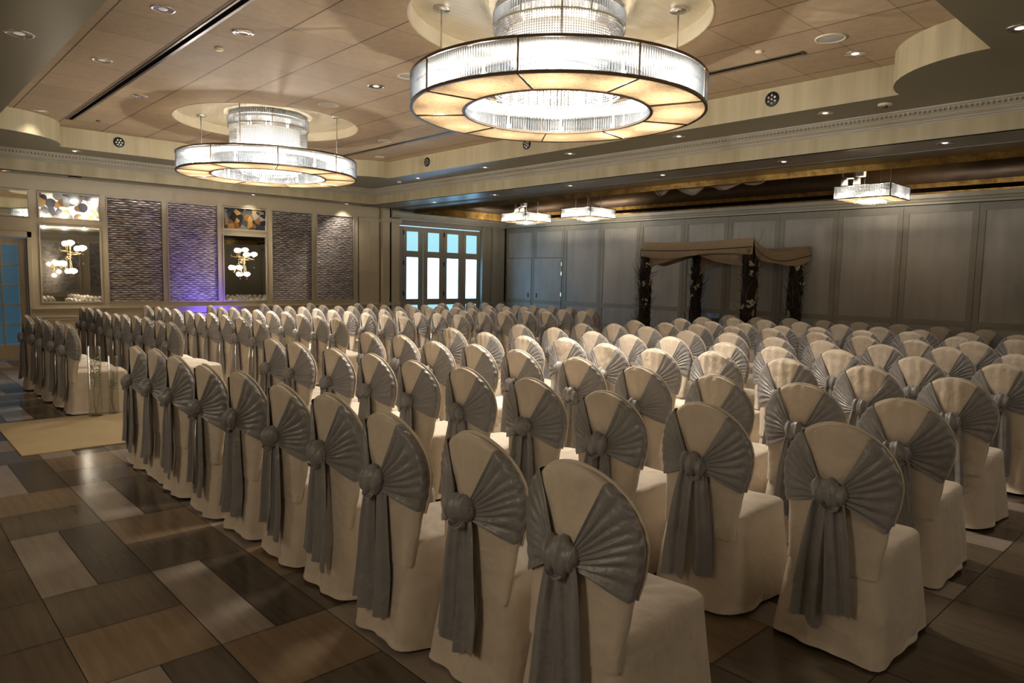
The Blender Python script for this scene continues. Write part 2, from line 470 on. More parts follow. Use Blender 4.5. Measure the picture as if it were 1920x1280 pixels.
def gold_leaf_mat():
    m, nt, b = nodes_of('gold_leaf')
    v = coords(nt, 'Object', (1, 1, 1)); n = noise(nt, v, 6.0, 6.0, 0.7)
    nt.links.new(ramp(nt, n, [(0.3, (0.10, 0.055, 0.014)), (0.6, (0.32, 0.19, 0.05)), (0.8, (0.55, 0.36, 0.11))]), b.inputs['Base Color'])
    b.inputs['Metallic'].default_value = 0.85; b.inputs['Roughness'].default_value = 0.38
    bump(nt, b, n, 0.4, 0.02)
    return m
M['gold_leaf'] = gold_leaf_mat()
M['cove_dark'] = plain('dark_ceiling_reflection', (0.045, 0.025, 0.009), 0.35, 0.45, var=0.2)  # dark recess ceiling, and its reflection painted onto the cove
M['bark'] = plain('dark_bark', (0.030, 0.019, 0.012), 0.9, var=0.5, vscale=14, bump_s=0.9, bscale=40)
M['moss'] = plain('moss_leaf', (0.035, 0.045, 0.018), 0.8, var=0.4, vscale=20)
M['petal'] = plain('cream_petal', (0.52, 0.48, 0.33), 0.7, var=0.1)
M['twig'] = plain('curly_twig', (0.17, 0.125, 0.08), 0.8, var=0.2)
M['leaf'] = plain('vase_greenery', (0.22, 0.26, 0.07), 0.6, var=0.35, vscale=40)
M['door_paint'] = plain('door_paint', (0.35, 0.27, 0.165), 0.4, var=0.04)
M['fd_paint'] = plain('folding_door_paint', (0.27, 0.235, 0.18), 0.4, var=0.04)
M['pane_low'] = emit('bright_frosted_pane', (0.27, 0.60, 1.0), E_PANE_LOW)
M['pane_top'] = emit('upper_frosted_pane', (0.42, 0.86, 1.0), E_PANE_TOP)
M['pane_door'] = emit('dusk_blue_pane', (0.13, 0.36, 0.56), E_PANE_DOOR)
M['skyline'] = emit('daylight_gap', (0.45, 0.75, 1.0), 0.3)
M['blue_led'] = emit('blue_led', (0.05, 0.04, 1.0), 5)
M['orange_lens'] = emit('amber_lens', (1.0, 0.35, 0.12), 0.35)
M['picture'] = plain('blue_print', (0.25, 0.38, 0.60), 0.4, var=0.5, vscale=9)
M['dark_cloth'] = plain('charcoal_tablecloth', (0.06, 0.055, 0.055), 0.8)
M['device'] = plain('grey_plastic', (0.23, 0.22, 0.20), 0.5)

# ------------------------------------------------------------------ the room
YW, XW = 9.94, 12.475            # mirrored wall, folding partition
XL, YN = -2.3, -6.6              # side behind the camera's left, near wall
ZT, ZS, ZB = 3.90, 3.58, 3.25    # tray ceiling, upper soffit, lower soffit
TX0, TX1, TY0, TY1, TR = 0.35, 6.93, -3.25, 8.45, 1.05
FX0, FX1, FY0, FY1 = -0.55, 7.82, -4.35, 9.35
RX0, RX1, RY0, RY1 = 9.12, 12.30, -6.55, 9.62   # gold recess
CH = [(3.64, -0.45), (3.67, 5.71)]

def struct(name, bm, mat, parent=None, smooth=False):
    o = obj(name, bm, mat, parent, smooth)
    if parent is None: o['kind'] = 'structure'
    return o

def rect(x0, y0, x1, y1): return [(x0, y0), (x1, y0), (x1, y1), (x0, y1)]
def circle(cx, cy, r, n=64): return [(cx + r * math.cos(2 * PI * k / n), cy + r * math.sin(2 * PI * k / n)) for k in range(n)]

# floor of laid tiles: half modules of 0.5 m squares alternating with pairs of 0.25 x 1 m planks
def build_floor():
    bm = bmesh.new()
    rnd = random.Random(3)
    G = 0.0022
    def tile(x0, y0, x1, y1, mi):
        x0, x1 = max(x0, XL), min(x1, 12.7); y0, y1 = max(y0, YN), min(y1, 10.3)
        if x1 - x0 < 0.02 or y1 - y0 < 0.02: return
        vs = [bm.verts.new(p) for p in ((x0 + G, y0 + G, 0), (x1 - G, y0 + G, 0), (x1 - G, y1 - G, 0), (x0 + G, y1 - G, 0))]
        bm.faces.new(vs).material_index = mi
    S = 0.4985
    for k in range(-6, 27):
        for i in range(-12, 8):
            x0, x1 = k * S, (k + 1) * S
            y1, y0 = -i * 1.0, -(i + 1) * 1.0
            if k <= -2 or y1 <= -3.9:
                tile(x0, y0, x1, y0 + .5, 4); tile(x0, y0 + .5, x1, y1, 4 if (k + i) % 3 else 3)
            elif (k + i) % 2:
                tile(x0, y0, x0 + S / 2, y1, 0); tile(x0 + S / 2, y0, x1, y1, 1)
            else:
                a, b = (2, 3) if rnd.random() < 0.8 else (3, 2)
                if (k, i) == (-1, 1): a, b = 3, 2
                if (k, i) in ((0, 0), (0, -2), (0, 2), (-1, -1), (1, 1)): a, b = 2, 3
                tile(x0, y0 + .5, x1, y1, a); tile(x0, y0, x1, y0 + .5, b)
    vs = [bm.verts.new(p) for p in ((XL - .2, YN - .2, -0.003), (12.8, YN - .2, -0.003), (12.8, 10.4, -0.003), (XL - .2, 10.4, -0.003))]
    bm.faces.new(vs).material_index = 5
    for f in bm.faces:
        if f.normal.z < 0: f.normal_flip()
    return struct('floor', bm, [M[k] for k in ('f_white', 'f_dark', 'f_tan', 'f_brown', 'f_brown2', 'grout')])
build_floor()

# tray outline with concave quarter round corners
def tray_outline():
    pts = []
    for cx, cy, a0 in ((TX0, TY0, PI / 2), (TX1, TY0, PI), (TX1, TY1, 1.5 * PI), (TX0, TY1, 0)):
        seg = [(cx + TR * math.cos(a0 - k * PI / 2 / 14), cy + TR * math.sin(a0 - k * PI / 2 / 14)) for k in range(15)]
        pts += seg
    return pts
TRAY = tray_outline()

bm = bmesh.new()
flat_holes(bm, [(x, y) for x, y in TRAY], [circle(cx, cy, 1.325) for cx, cy in CH], ZT)
struct('ceiling', bm, M['tiles'])
bm = bmesh.new(); wall_band(bm, TRAY, ZS, ZT); struct('trim_1', bm, M['fascia'])
bm = bmesh.new(); flat_holes(bm, rect(FX0, FY0, FX1, FY1), [TRAY], ZS); struct('ceiling.001', bm, M['paint'])
bm = bmesh.new(); wall_band(bm, rect(FX0, FY0, FX1, FY1), ZB, ZS); struct('trim_2', bm, M['fascia'])
bm = bmesh.new(); flat_holes(bm, rect(XL - .02, YN - .02, XW + .1, YW + .1), [rect(FX0, FY0, FX1, FY1), rect(RX0, RY0, RX1, RY1)], ZB)
struct('ceiling.002', bm, M['beam_paint'])
# crown moulding round the fascia with a carved ribbon of small leaves
bm = bmesh.new()
sweep_rect(bm, FX0, FY0, FX1, FY1, [(0, 3.425), (0.012, 3.425), (0.016, 3.44), (0.03, 3.445), (0.035, 3.462), (0.05, 3.47), (0.075, 3.49), (0.082, 3.505), (0.095, 3.508), (0.115, 3.53), (0.14, 3.545), (0.148, 3.56), (0.165, 3.563), (0.17, 3.58)])
def carve(x, y, dx, dy, ix, iy):
    a = Vector((x, y, 0)); d = Vector((dx, dy, 0)) * 0.016; n = Vector((ix, iy, 0))
    p = [a + n * 0.112 + Vector((0, 0, 3.520)) - d, a + n * 0.112 + Vector((0, 0, 3.520)) + d, a + n * 0.148 + Vector((0, 0, 3.548)) + d * .6, a + n * 0.148 + Vector((0, 0, 3.548)) - d * .6, a + n * 0.142 + Vector((0, 0, 3.520))]
    v = [bm.verts.new(q) for q in p]
    for f in ((0, 1, 4), (1, 2, 4), (2, 3, 4), (3, 0, 4)): bm.faces.new([v[i] for i in f])
y = FY0 + .2
while y < FY1 - .2: carve(FX1, y, 0, 1, -1, 0); y += 0.05
x = FX0 + .2
while x < FX1 - .2: carve(x, FY1, 1, 0, 0, -1); x += 0.05
struct('trim_3', bm, M['trim'])
# shadow gap tracks of the lower soffit
bm = bmesh.new()
box(bm, FX1 + 0.005, YN, ZB - .006, FX1 + 0.03, YW, ZB - .001)
box(bm, XL, YW - .42, ZB - .004, FX1 + .2, YW - .405, ZB - .001)
struct('trim_4', bm, M['dark'])
bm = bmesh.new()
box(bm, 8.52, YN, ZB - .012, 8.535, YW, ZB - .001); box(bm, 8.60, YN, ZB - .012, 8.615, YW, ZB - .001)
struct('trim_5', bm, M['beam_paint'])
bm = bmesh.new(); box(bm, 8.537, YN, ZB - .003, 8.598, YW, ZB - .001); struct('trim_6', bm, M['dark'])
# round recesses over the chandeliers
for cx, cy in CH:
    bm = bmesh.new(); flat_holes(bm, circle(cx, cy, 1.325), [], 4.03); struct('ceiling.003', bm, M['disc'])
    bm = bmesh.new(); lathe(bm, [(1.325, 4.03), (1.325, 3.895), (1.345, 3.892), (1.35, 3.90)], 64, (cx, cy, 0)); struct('trim_7', bm, M['disc_rim'], smooth=True)

# gold leaf recess with coved sides
def recess():
    bm = bmesh.new()
    prof = [(0, 3.16), (0, 3.42)]
    for k in range(1, 9):
        a = PI / 2 * k / 8
        prof.append((0.45 * (1 - math.cos(a)), 3.42 + 0.42 * math.sin(a)))
    sweep_rect(bm, RX0, RY0, RX1, RY1, [(0, 3.16), (0, 3.34)]); sweep_rect(bm, RX0, RY0, RX1, RY1, [(0, 3.34)] + prof[1:], mi=1)  # upper cove coloured dark, standing in for the reflected ceiling
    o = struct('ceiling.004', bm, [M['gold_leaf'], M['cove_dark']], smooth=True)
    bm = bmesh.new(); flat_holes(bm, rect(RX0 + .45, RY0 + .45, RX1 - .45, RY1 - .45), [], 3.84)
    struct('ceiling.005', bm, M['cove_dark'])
recess()
bm = bmesh.new(); box(bm, RX1 - .02, YN, 3.19, RX1 + .03, YW, 3.26); struct('trim_8', bm, M['dark'])
# header along the partition and above the folding doors
bm = bmesh.new()
def header_run(p0, p1, n):
    prof = [(0.0, 3.0), (0.05, 3.0), (0.05, 3.035), (0.075, 3.05), (0.085, 3.08), (0.115, 3.10), (0.125, 3.165), (0.16, 3.175), (0.16, 3.20), (0.0, 3.20)]
    A = [bm.verts.new((p0[0] + n[0] * d, p0[1] + n[1] * d, z)) for d, z in prof]
    B = [bm.verts.new((p1[0] + n[0] * d, p1[1] + n[1] * d, z)) for d, z in prof]
    for j in range(len(prof) - 1): bm.faces.new((A[j], B[j], B[j + 1], A[j + 1]))
header_run((XW, YN), (XW, YW), (-1, 0)); header_run((8.62, YW), (XW, YW), (0, -1))
struct('trim_9', bm, M['trim'])

# plain walls round the room
bm = bmesh.new(); box(bm, XL - .15, YN - .1, 0, XL, YW + .3, 4.2); struct('wall_left', bm, M['linen_wall'])
bm = bmesh.new(); box(bm, XL - .1, YN - .15, 0, XW + .3, YN, 4.2); struct('wall_near', bm, M['linen_wall'])

# framed panels on the near wall, seen only in the mirrors
bm = bmesh.new()
for k in range(7):
    a = -0.6 + 1.55 * k
    moulding_args = (a, 1.05, a + 1.2, 2.95)
    box(bm, a, YN + .001, 1.05, a + 1.2, YN + .01, 2.95, mi=1)
    for p, q, r, s in ((a - .04, 1.01, a, 2.99), (a + 1.2, 1.01, a + 1.24, 2.99), (a, 1.01, a + 1.2, 1.05), (a, 2.95, a + 1.2, 2.99)): box(bm, p, YN, q, r, YN + .025, s, mi=0)
box(bm, XL, YN, .88, XW, YN + .05, .93, mi=0)
struct('trim_18', bm, [M['trim_wall'], M['woven']])

# mirrored wall: a frame of stiles and rails round the openings
DOOR_X0, DOOR_X1, DOOR_H = -0.85, 1.13, 2.16
BAYS = [(1.33, 2.265, 'mirror'), (2.41, 3.34, 'woven'), (3.48, 4.41, 'woven'), (4.55, 5.455, 'mirror'), (5.61, 6.515, 'woven'), (6.67, 7.58, 'woven')]
WB = YW + 0.12
bm = bmesh.new()
box(bm, XL, YW + 0.045, 2.2, 8.90, WB, 3.27)                                   # backing above
box(bm, DOOR_X1 + .02, YW + 0.045, 0, 8.90, WB, 2.2)
box(bm, XL, YW + 0.03, 0, DOOR_X0 - .02, WB, 2.2)
struct('wall_back', bm, M['linen_wall'])
bm = bmesh.new()
box(bm, XL, YW, 2.995, 8.32, YW + .03, 3.25)                                  # top frieze
box(bm, 1.13, YW, 0.925, 7.72, YW + .03, 1.02)                                # bottom rail under the panels
for a, b in ((1.19, 1.31), (2.285, 2.39), (3.36, 3.46), (4.43, 4.53), (5.475, 5.59), (6.535, 6.65), (7.60, 7.72)):
    box(bm, a, YW, 1.02, b, YW + .03, 2.995)
for a, b in ((1.31, 2.285), (4.53, 5.475)): box(bm, a, YW, 2.40, b, YW + .03, 2.515)
box(bm, -1.10, YW, 2.17, 1.19, YW + .03, 2.50)
box(bm, XL, YW, 0, -1.10, YW + .03, 2.995)
struct('trim_10', bm, M['trim_wall'])
bm = bmesh.new()
def moulding(x0, z0, x1, z1, w=0.022, y=YW, d=0.018):
    box(bm, x0 - w, y - d, z0 - w, x1 + w, y, z0); box(bm, x0 - w, y - d, z1, x1 + w, y, z1 + w)
    box(bm, x0 - w, y - d, z0, x0, y, z1); box(bm, x1, y - d, z0, x1 + w, y, z1)
for a, b, k in BAYS:
    if k == 'woven': moulding(a - .01, 1.03, b + .01, 2.97)
    else:
        moulding(a, 1.03, b, 2.385); moulding(a, 2.53, b, 2.96)
moulding(-1.0, 2.53, 1.165, 2.96)
struct('trim_11', bm, M['trim'])
# chair rail, wainscot panels and skirting
bm = bmesh.new()
box(bm, 1.16, YW - .055, 0.895, 8.60, YW + .03, 0.925, .006); box(bm, 1.16, YW - .03, 0.86, 8.60, YW + .03, 0.895)
box(bm, 1.16, YW - .012, 0.0, 8.60, YW + .03, 0.86)
for a, b in ((1.33, 2.27), (2.41, 3.34), (3.48, 4.41), (4.55, 5.46), (5.61, 6.52), (6.67, 7.58), (7.78, 8.3)):
    moulding(a, 0.30, b, 0.70, 0.025, YW - .012, 0.016)
box(bm, 1.16, YW - .03, 0.74, 8.60, YW, 0.775, .004)
struct('trim_12', bm, M['trim_wall'])
bm = bmesh.new(); box(bm, 1.16, YW - .035, 0.0, 8.6, YW - .012, 0.16, .004); struct('baseboard_back', bm, M['trim_wall'])
# pilasters at the end of the wall
bm = bmesh.new()
box(bm, 7.76, YW + .005, 0.925, 8.31, YW + .03, 2.94)
box(bm, 7.74, YW - .02, 2.90, 8.62, YW + .03, 2.99, .004)
box(bm, 8.02, YW - .012, 0.925, 8.30, YW + .02, 2.90)
box(bm, 8.36, YW - .09, 0.0, 8.56, YW + .03, 3.25, .006); box(bm, 8.33, YW - .11, 2.92, 8.59, YW + .03, 3.02, .006); box(bm, 8.33, YW - .11, 0.88, 8.59, YW + .03, 0.95, .006)
box(bm, 8.64, YW - .05, 0.0, 8.87, YW + .12, 3.25, .006); box(bm, 8.62, YW - .07, 2.90, 8.93, YW + .12, 3.02, .006); box(bm, 8.62, YW - .07, 0.88, 8.90, YW + .12, 0.95, .006)
struct('trim_13', bm, M['trim_wall'])
bm = bmesh.new(); box(bm, 8.565, YW - .02, 0, 8.635, YW + .1, 3.25); struct('trim_14', bm, M['dark'])

# woven panels, mosaics and mirrors: each can be lifted out of its frame
ords = ['first', 'second', 'third', 'fourth']
wi = 0
for a, b, k in BAYS:
    if k == 'woven':
        bm = bmesh.new(); box(bm, a, YW + .004, 1.03, b, YW + .028, 2.97)
        o = obj('woven_panel', bm, M['woven'])
        lab = ['dark woven metallic wall panel beside the mirror nearest the blue glass door',
               'dark woven metallic wall panel washed by the blue light',
               'dark woven metallic wall panel just right of the mirror further from the door',
               'dark woven metallic wall panel next to the pilaster'][wi]
        tag(o, lab, 'wall panel', 'woven panels on the mirrored wall'); wi += 1
    else:
        near = a < 3
        w = 'near the blue glass door' if near else 'between the woven panels'
        bm = bmesh.new(); box(bm, a, YW + .002, 1.03, b, YW + .018, 2.385)
        for v in bm.verts: v.co.y += (v.co.z - 1.03) * .009      # hangs with its top tipped back a little
        tag(obj('wall_mirror', bm, M['mirror']), 'tall framed wall mirror ' + w, 'mirror', 'tall wall mirrors')
        bm = bmesh.new(); box(bm, a, YW + .002, 2.53, b, YW + .022, 2.96)
        tag(obj('glass_mosaic_panel', bm, M['pebble']), 'round agate glass mosaic panel above the mirror ' + w, 'mosaic', 'mosaic panels above the mirrors')
bm = bmesh.new(); box(bm, -1.0, YW + .002, 2.53, 1.165, YW + .022, 2.96)
tag(obj('transom_mirror', bm, M['mirror']), 'wide plain mirror above the blue glass door', 'mirror')

# glazed double door at the far left
def glazed_leaf(name, x0, x1, handle_x):
    t = bmesh.new(); y0, y1 = YW + .07, YW + .115
    box(t, x0, y0, 0.01, x0 + .11, y1, DOOR_H - .02); box(t, x1 - .11, y0, 0.01, x1, y1, DOOR_H - .02)
    box(t, x0 + .11, y0, 0.01, x1 - .11, y1, 0.28); box(t, x0 + .11, y0, DOOR_H - .13, x1 - .11, y1, DOOR_H - .02)
    cols, rows = 3, 5
    px0, px1, pz0, pz1 = x0 + .11, x1 - .11, 0.28, DOOR_H - .13
    for i in range(1, cols): xx = px0 + (px1 - px0) * i / cols; box(t, xx - .012, y0, pz0, xx + .012, y1, pz1)
    for j in range(1, rows): zz = pz0 + (pz1 - pz0) * j / rows; box(t, px0, y0 + .003, zz - .012, px1, y1 - .003, zz + .012)
    o = obj(name, t, M['door_paint']); o['kind'] = 'structure'
    for i in range(cols):
        for j in range(rows):
            g = bmesh.new(); w = (px1 - px0) / cols; h = (pz1 - pz0) / rows
            box(g, px0 + w * i + .012, YW + .085, pz0 + h * j + .012, px0 + w * (i + 1) - .012, YW + .095, pz0 + h * (j + 1) - .012)
            obj('pane', g, M['pane_door'], o)
    h = bmesh.new(); tube(h, [(handle_x, YW + .07, 1.0), (handle_x, YW + .03, 1.0), (handle_x, YW + .03, 1.25), (handle_x, YW + .07, 1.25)], .009)
    obj('door_handle', h, M['steel'], o)
glazed_leaf('door_1', DOOR_X0, 0.14, 0.09); glazed_leaf('door_2', 0.15, DOOR_X1 - .01, 0.20)
bm = bmesh.new()
box(bm, DOOR_X0 - .13, YW - .02, 0, DOOR_X0, YW + .03, DOOR_H + .1, .004); box(bm, DOOR_X1, YW - .02, 0, DOOR_X1 + .07, YW + .03, DOOR_H + .1, .004)
box(bm, DOOR_X0 - .13, YW - .02, DOOR_H, DOOR_X1 + .07, YW + .03, DOOR_H + .1, .004)
box(bm, DOOR_X0 - .02, YW + .03, 0, DOOR_X0, WB, DOOR_H); box(bm, DOOR_X1, YW + .03, 0, DOOR_X1 + .02, WB, DOOR_H); box(bm, DOOR_X0, YW + .03, DOOR_H, DOOR_X1, WB, DOOR_H + .02)
struct('trim_15', bm, M['trim_wall'])

# folding glazed doors beyond the partition slot: leaves with transoms
FDY = YW + 0.10
def fd_leaf(n, x0, x1, px0, px1, hinge):
    t = bmesh.new(); y0, y1 = FDY - .02, FDY + .03
    box(t, x0, y0, 0.01, px0, y1, 2.86); box(t, px1, y0, 0.01, x1, y1, 2.86)
    for a, b in ((0.01, 0.25), (0.875, 1.03), (2.09, 2.25), (2.74, 2.86)): box(t, px0, y0, a, px1, y1, b)
    o = obj('window_%d' % n, t, M['fd_paint']); o['kind'] = 'structure'
    for a, b, m in ((0.25, 0.875, 'pane_top'), (1.03, 2.09, 'pane_low'), (2.25, 2.74, 'pane_top')):
        g = bmesh.new(); box(g, px0, FDY, a, px1, FDY + .01, b); obj('pane', g, M[m], o)
    if hinge:
        for z in (0.4, 1.167, 1.94, 2.706):
            g = bmesh.new(); box(g, x0 - .012, FDY - .045, z - .055, x0 + .014, FDY - .02, z + .055); obj('hinge', g, M['black_metal'], o)
    g = bmesh.new(); box(g, px0 - .03, FDY - .035, 1.02, px0 - .015, FDY - .02, 1.18); obj('door_handle', g, M['steel'], o)
fd_leaf(1, 8.38, 9.06, 8.56, 8.945, False)
fd_leaf(2, 9.07, 9.67, 9.17, 9.53, True)
fd_leaf(3, 9.70, 10.335, 9.828, 10.205, False)
fd_leaf(4, 10.345, 10.99, 10.457, 10.845, True)
fd_leaf(5, 11.0, 11.63, 11.106, 11.49, False)
bm = bmesh.new(); box(bm, 8.9, FDY + .06, 0, 11.8, FDY + .07, 2.98); struct('wall_daylight', bm, M['skyline'])
bm = bmesh.new()
box(bm, 8.87, YW + .03, 2.885, 11.66, YW + .12, 3.25); box(bm, 11.64, YW, 0, XW + .1, YW + .2, 3.25)
box(bm, 11.60, YW - .03, 0, 11.72, YW + .1, 2.99, .006); box(bm, 11.93, YW - .10, 0.0, 12.09, YW + .02, 2.93, .01); box(bm, 11.90, YW - .13, 2.90, 12.12, YW, 3.0, .01); box(bm, 11.90, YW - .13, 0.86, 12.12, YW, 0.95, .01)
box(bm, 12.12, YW - .03, 0.0, 12.42, YW + .02, 2.95, .004); box(bm, 11.64, YW - .05, 0.85, 12.46, YW, 0.93, .006)
box(bm, 11.64, YW - .03, 0.0, 12.46, YW, 0.16, .004)
struct('trim_16', bm, M['panel_frame'])
bm = bmesh.new(); box(bm, 12.43, YW - .02, 0, 12.47, YW, 2.99); struct('trim_17', bm, M['dark'])

# movable partition: framed fabric panels
SEAMS = [9.90, 8.79, 7.66, 6.43, 5.24, 4.02, 2.94, 1.80, 0.66, -0.47, -1.62, -2.78, -3.92, -5.1, -6.58]
for n, (y1, y0) in enumerate(zip(SEAMS, SEAMS[1:])):
    bm = bmesh.new(); fr = 0.095
    box(bm, XW + .012, y0 + .004, 0.02, XW + .06, y1 - .004, 2.99, mi=1)
    door = n < 2
    for a, b in ((y0 + .003, y0 + fr), (y1 - fr, y1 - .003)): box(bm, XW, a, 0.02, XW + .02, b, 2.99, mi=0)
    for a, b in ((0.02, 0.14), (0.93, 1.03), (2.86, 2.99)): box(bm, XW, y0 + fr, a, XW + .02, y1 - fr, b, mi=0)
    o = struct('wall_partition' if n == 0 else 'wall_partition.%03d' % n, bm, [M['panel_frame'], M['panel_fabric']])
    if door:
        g = bmesh.new(); a, b = y0 + .07, y1 - .05
        box(g, XW - .008, a, 0.03, XW + .002, b, 2.155, mi=1)
        for p, q in ((a - .008, a), (b, b + .008)): box(g, XW - .004, p, 0.03, XW + .004, q, 2.165, mi=0)
        box(g, XW - .004, a, 2.155, XW + .004, b, 2.165, mi=0); box(g, XW - .012, a, 0.93, XW - .002, b, 1.03, mi=2)
        d = obj('door_%d' % (3 + n), g, [M['dark'], M['panel_fabric'], M['panel_frame']]); d['kind'] = 'structure'
        g = bmesh.new(); hy = a + .10 if n == 0 else b - .10
        box(g, XW - .02, hy - .018, 1.09, XW - .006, hy + .018, 1.21, .003); obj('door_handle', g, M['black_metal'], d)
        hy = b if n == 0 else a
        for z in (1.2, 1.75, 2.0):
            g = bmesh.new(); box(g, XW - .016, hy - .015, z - .05, XW - .004, hy + .015, z + .05); obj('hinge', g, M['gold_arm'], d)
bm = bmesh.new(); box(bm, XW + .02, YN, 0, XW + .08, YW, 3.25); struct('wall_right', bm, M['dark'])

# ------------------------------------------------------------------ ceiling fittings
def downlight(x, y, z, label, r=0.075, lamp='down_dim', group='recessed downlights'):
    t = empty('recessed_downlight', (x, y, z)); tag(t, label, 'ceiling light', group)
    g = bmesh.new(); lathe(g, [(r + .018, 0), (r + .018, -.004), (r + .004, -.007), (r - .004, -.004), (r - .004, 0)], 28); obj('trim_ring', g, M['silver'], t, True)
    g = bmesh.new(); lathe(g, [(r - .004, -.003), (r * .7, -.0015), (r * .45, -.001)], 28); obj('reflector', g, M['silver'], t, True)
    g = bmesh.new(); lathe(g, [(r * .45, -.0012), (r * .3, -.006), (0.0005, -.009)], 20); obj('lamp', g, M[lamp], t, True)
    if lamp != 'orange_lens':
        ld = bpy.data.lights.new('downlight_beam', 'SPOT'); ld.energy = W_DOWN * (1.0 if lamp == 'down_lamp' else .6); ld.color = WARM; ld.spot_size = math.radians(110); ld.spot_blend = 0.8; ld.shadow_soft_size = .05
        o = bpy.data.objects.new('downlight_beam', ld); COL.objects.link(o); o.location = (x, y, z - .03)
downlight(0.99, 1.81, ZT, 'recessed downlight on panelled ceiling, beside long slot, nearest the camera', .085, 'down_dim')
downlight(0.99, 3.91, ZT, 'recessed downlight on panelled ceiling, beside long slot, middle of three', .085, 'down_dim')
downlight(0.99, 7.38, ZT, 'recessed downlight on panelled ceiling, beside long slot, nearest the mirrored wall', .085, 'down_dim')
downlight(3.65, 2.61, ZT, 'lit recessed downlight midway between the two round chandeliers', .085, 'down_lamp')
downlight(6.31, -1.98, ZT, 'lit recessed downlight near the curved tray corner beside ceiling speaker', .085, 'down_lamp')
downlight(6.40, 7.62, ZT, 'small recessed downlight in the far corner of panelled ceiling', .075, 'down_lamp')
downlight(0.01, 2.34, ZS, 'large recessed downlight in the dim soffit above the left side', .095, 'down_dim')
downlight(1.67, 8.75, ZS, 'recessed downlight in soffit above the blue glass door side', .075, 'down_lamp')
downlight(5.50, -3.53, ZS, 'recessed downlight in soffit beyond the curved tray corner', .085, 'down_lamp')
downlight(7.30, 6.90, ZS, 'recessed downlight in upper soffit, furthest along the crown moulding', .07, 'down_lamp')
downlight(7.28, 4.80, ZS, 'recessed downlight in upper soffit, second from the far corner', .07, 'down_lamp')
downlight(7.25, 2.71, ZS, 'recessed downlight in upper soffit, third from the far corner', .07, 'down_lamp')
downlight(7.24, 0.69, ZS, 'recessed downlight in upper soffit, fourth from the far corner', .07, 'down_lamp')
downlight(7.22, -1.31, ZS, 'recessed downlight in upper soffit, nearest smoke detector', .07, 'down_lamp')
for k, (x, y) in enumerate([(8.38, 7.80), (8.28, 5.66), (8.21, 3.57), (8.18, 1.60), (8.20, -0.35), (8.15, -2.30)]):
    downlight(x, y, ZB, 'recessed downlight under the brown beam, %s from the folding glass doors' % ['first', 'second', 'third', 'fourth', 'fifth', 'sixth'][k], .075, 'down_lamp', 'downlights under the beam')
downlight(5.10, 9.72, ZB, 'small downlight close above the mirrored wall, near the middle mirror', .06, 'down_lamp')
downlight(7.32, 9.76, ZB, 'small downlight close above the mirrored wall, near the pilaster', .06, 'down_lamp')
downlight(0.82, 9.68, ZB, 'amber glowing downlight above the blue glass door', .075, 'orange_lens')

def gimbal(x, y, label):
    t = empty('adjustable_downlight', (x, y, ZT)); tag(t, label, 'ceiling light', 'adjustable spotlights beside the long slot')
    g = bmesh.new(); lathe(g, [(.10, 0), (.10, -.006), (.085, -.010), (.075, -.004), (.07, 0)], 28); obj('trim_ring', g, M['silver'], t, True)
    g = bmesh.new(); lathe(g, [(.07, -.001), (.06, -.008), (.045, -.012), (.042, -.004), (.001, -.003)], 24); obj('lamp_head', g, M['steel'], t, True)
gimbal(1.73, 1.89, 'adjustable chrome spotlight in panelled ceiling near the camera'); gimbal(1.75, 5.33, 'adjustable chrome spotlight in panelled ceiling beside the further chandelier')

def speaker(x, y, r, label):
    t = empty('ceiling_speaker', (x, y, ZT)); tag(t, label, 'ceiling speaker', 'round ceiling speakers')
    g = bmesh.new(); lathe(g, [(r, 0), (r, -.008), (r * .86, -.010), (r * .84, -.004)], 32); obj('bezel', g, M['disc_rim'], t, True)
    g = bmesh.new(); lathe(g, [(r * .84, -.004), (r * .5, -.009), (.001, -.011)], 32); obj('grille', g, M['grille'], t, True)
speaker(3.70, 3.89, .14, 'round ceiling speaker between the chandeliers, nearer the further one')
speaker(5.69, -2.00, .14, 'round grey ceiling speaker near the curved tray corner')
speaker(3.66, 1.95, .12, 'round ceiling speaker partly behind the large chandelier rim')
speaker(5.63, 5.51, .12, 'round ceiling speaker right of the further chandelier')
speaker(6.46, 6.98, .09, 'small round ceiling speaker near the far tray corner')

def detector(x, y, z, r, h, label, name='sprinkler_cap', mat='disc_rim', cat='sprinkler'):
    g = bmesh.new(); lathe(g, [(r, 0), (r, -h * .5), (r * .75, -h), (.001, -h)], 20); tag(obj(name, g, M[mat], None, True), label, cat).location = (x, y, z)
detector(1.75, 2.56, ZT, .045, .02, 'small round white sprinkler cover near the chrome spotlight')
detector(5.59, -1.34, ZT, .04, .02, 'small round sprinkler cover near the large chandelier and ceiling speaker')
detector(1.75, 7.48, ZT, .035, .015, 'small dark sprinkler cover at far end of the long slot', mat='bronze')
detector(7.34, 7.62, ZS, .05, .03, 'pale round detector in upper soffit at the far corner', 'smoke_detector', cat='smoke detector')
t = empty('smoke_detector', (7.237, -1.956, ZS)); tag(t, 'round smoke detector on soffit with dark centre, near the curved corner', 'smoke detector')
g = bmesh.new(); lathe(g, [(.075, 0), (.075, -.012), (.05, -.02), (.03, -.02)], 24); obj('base', g, M['disc_rim'], t, True)
g = bmesh.new(); lathe(g, [(.03, -.018), (.028, -.04), (.001, -.045)], 16); obj('sensor', g, M['bronze'], t, True)

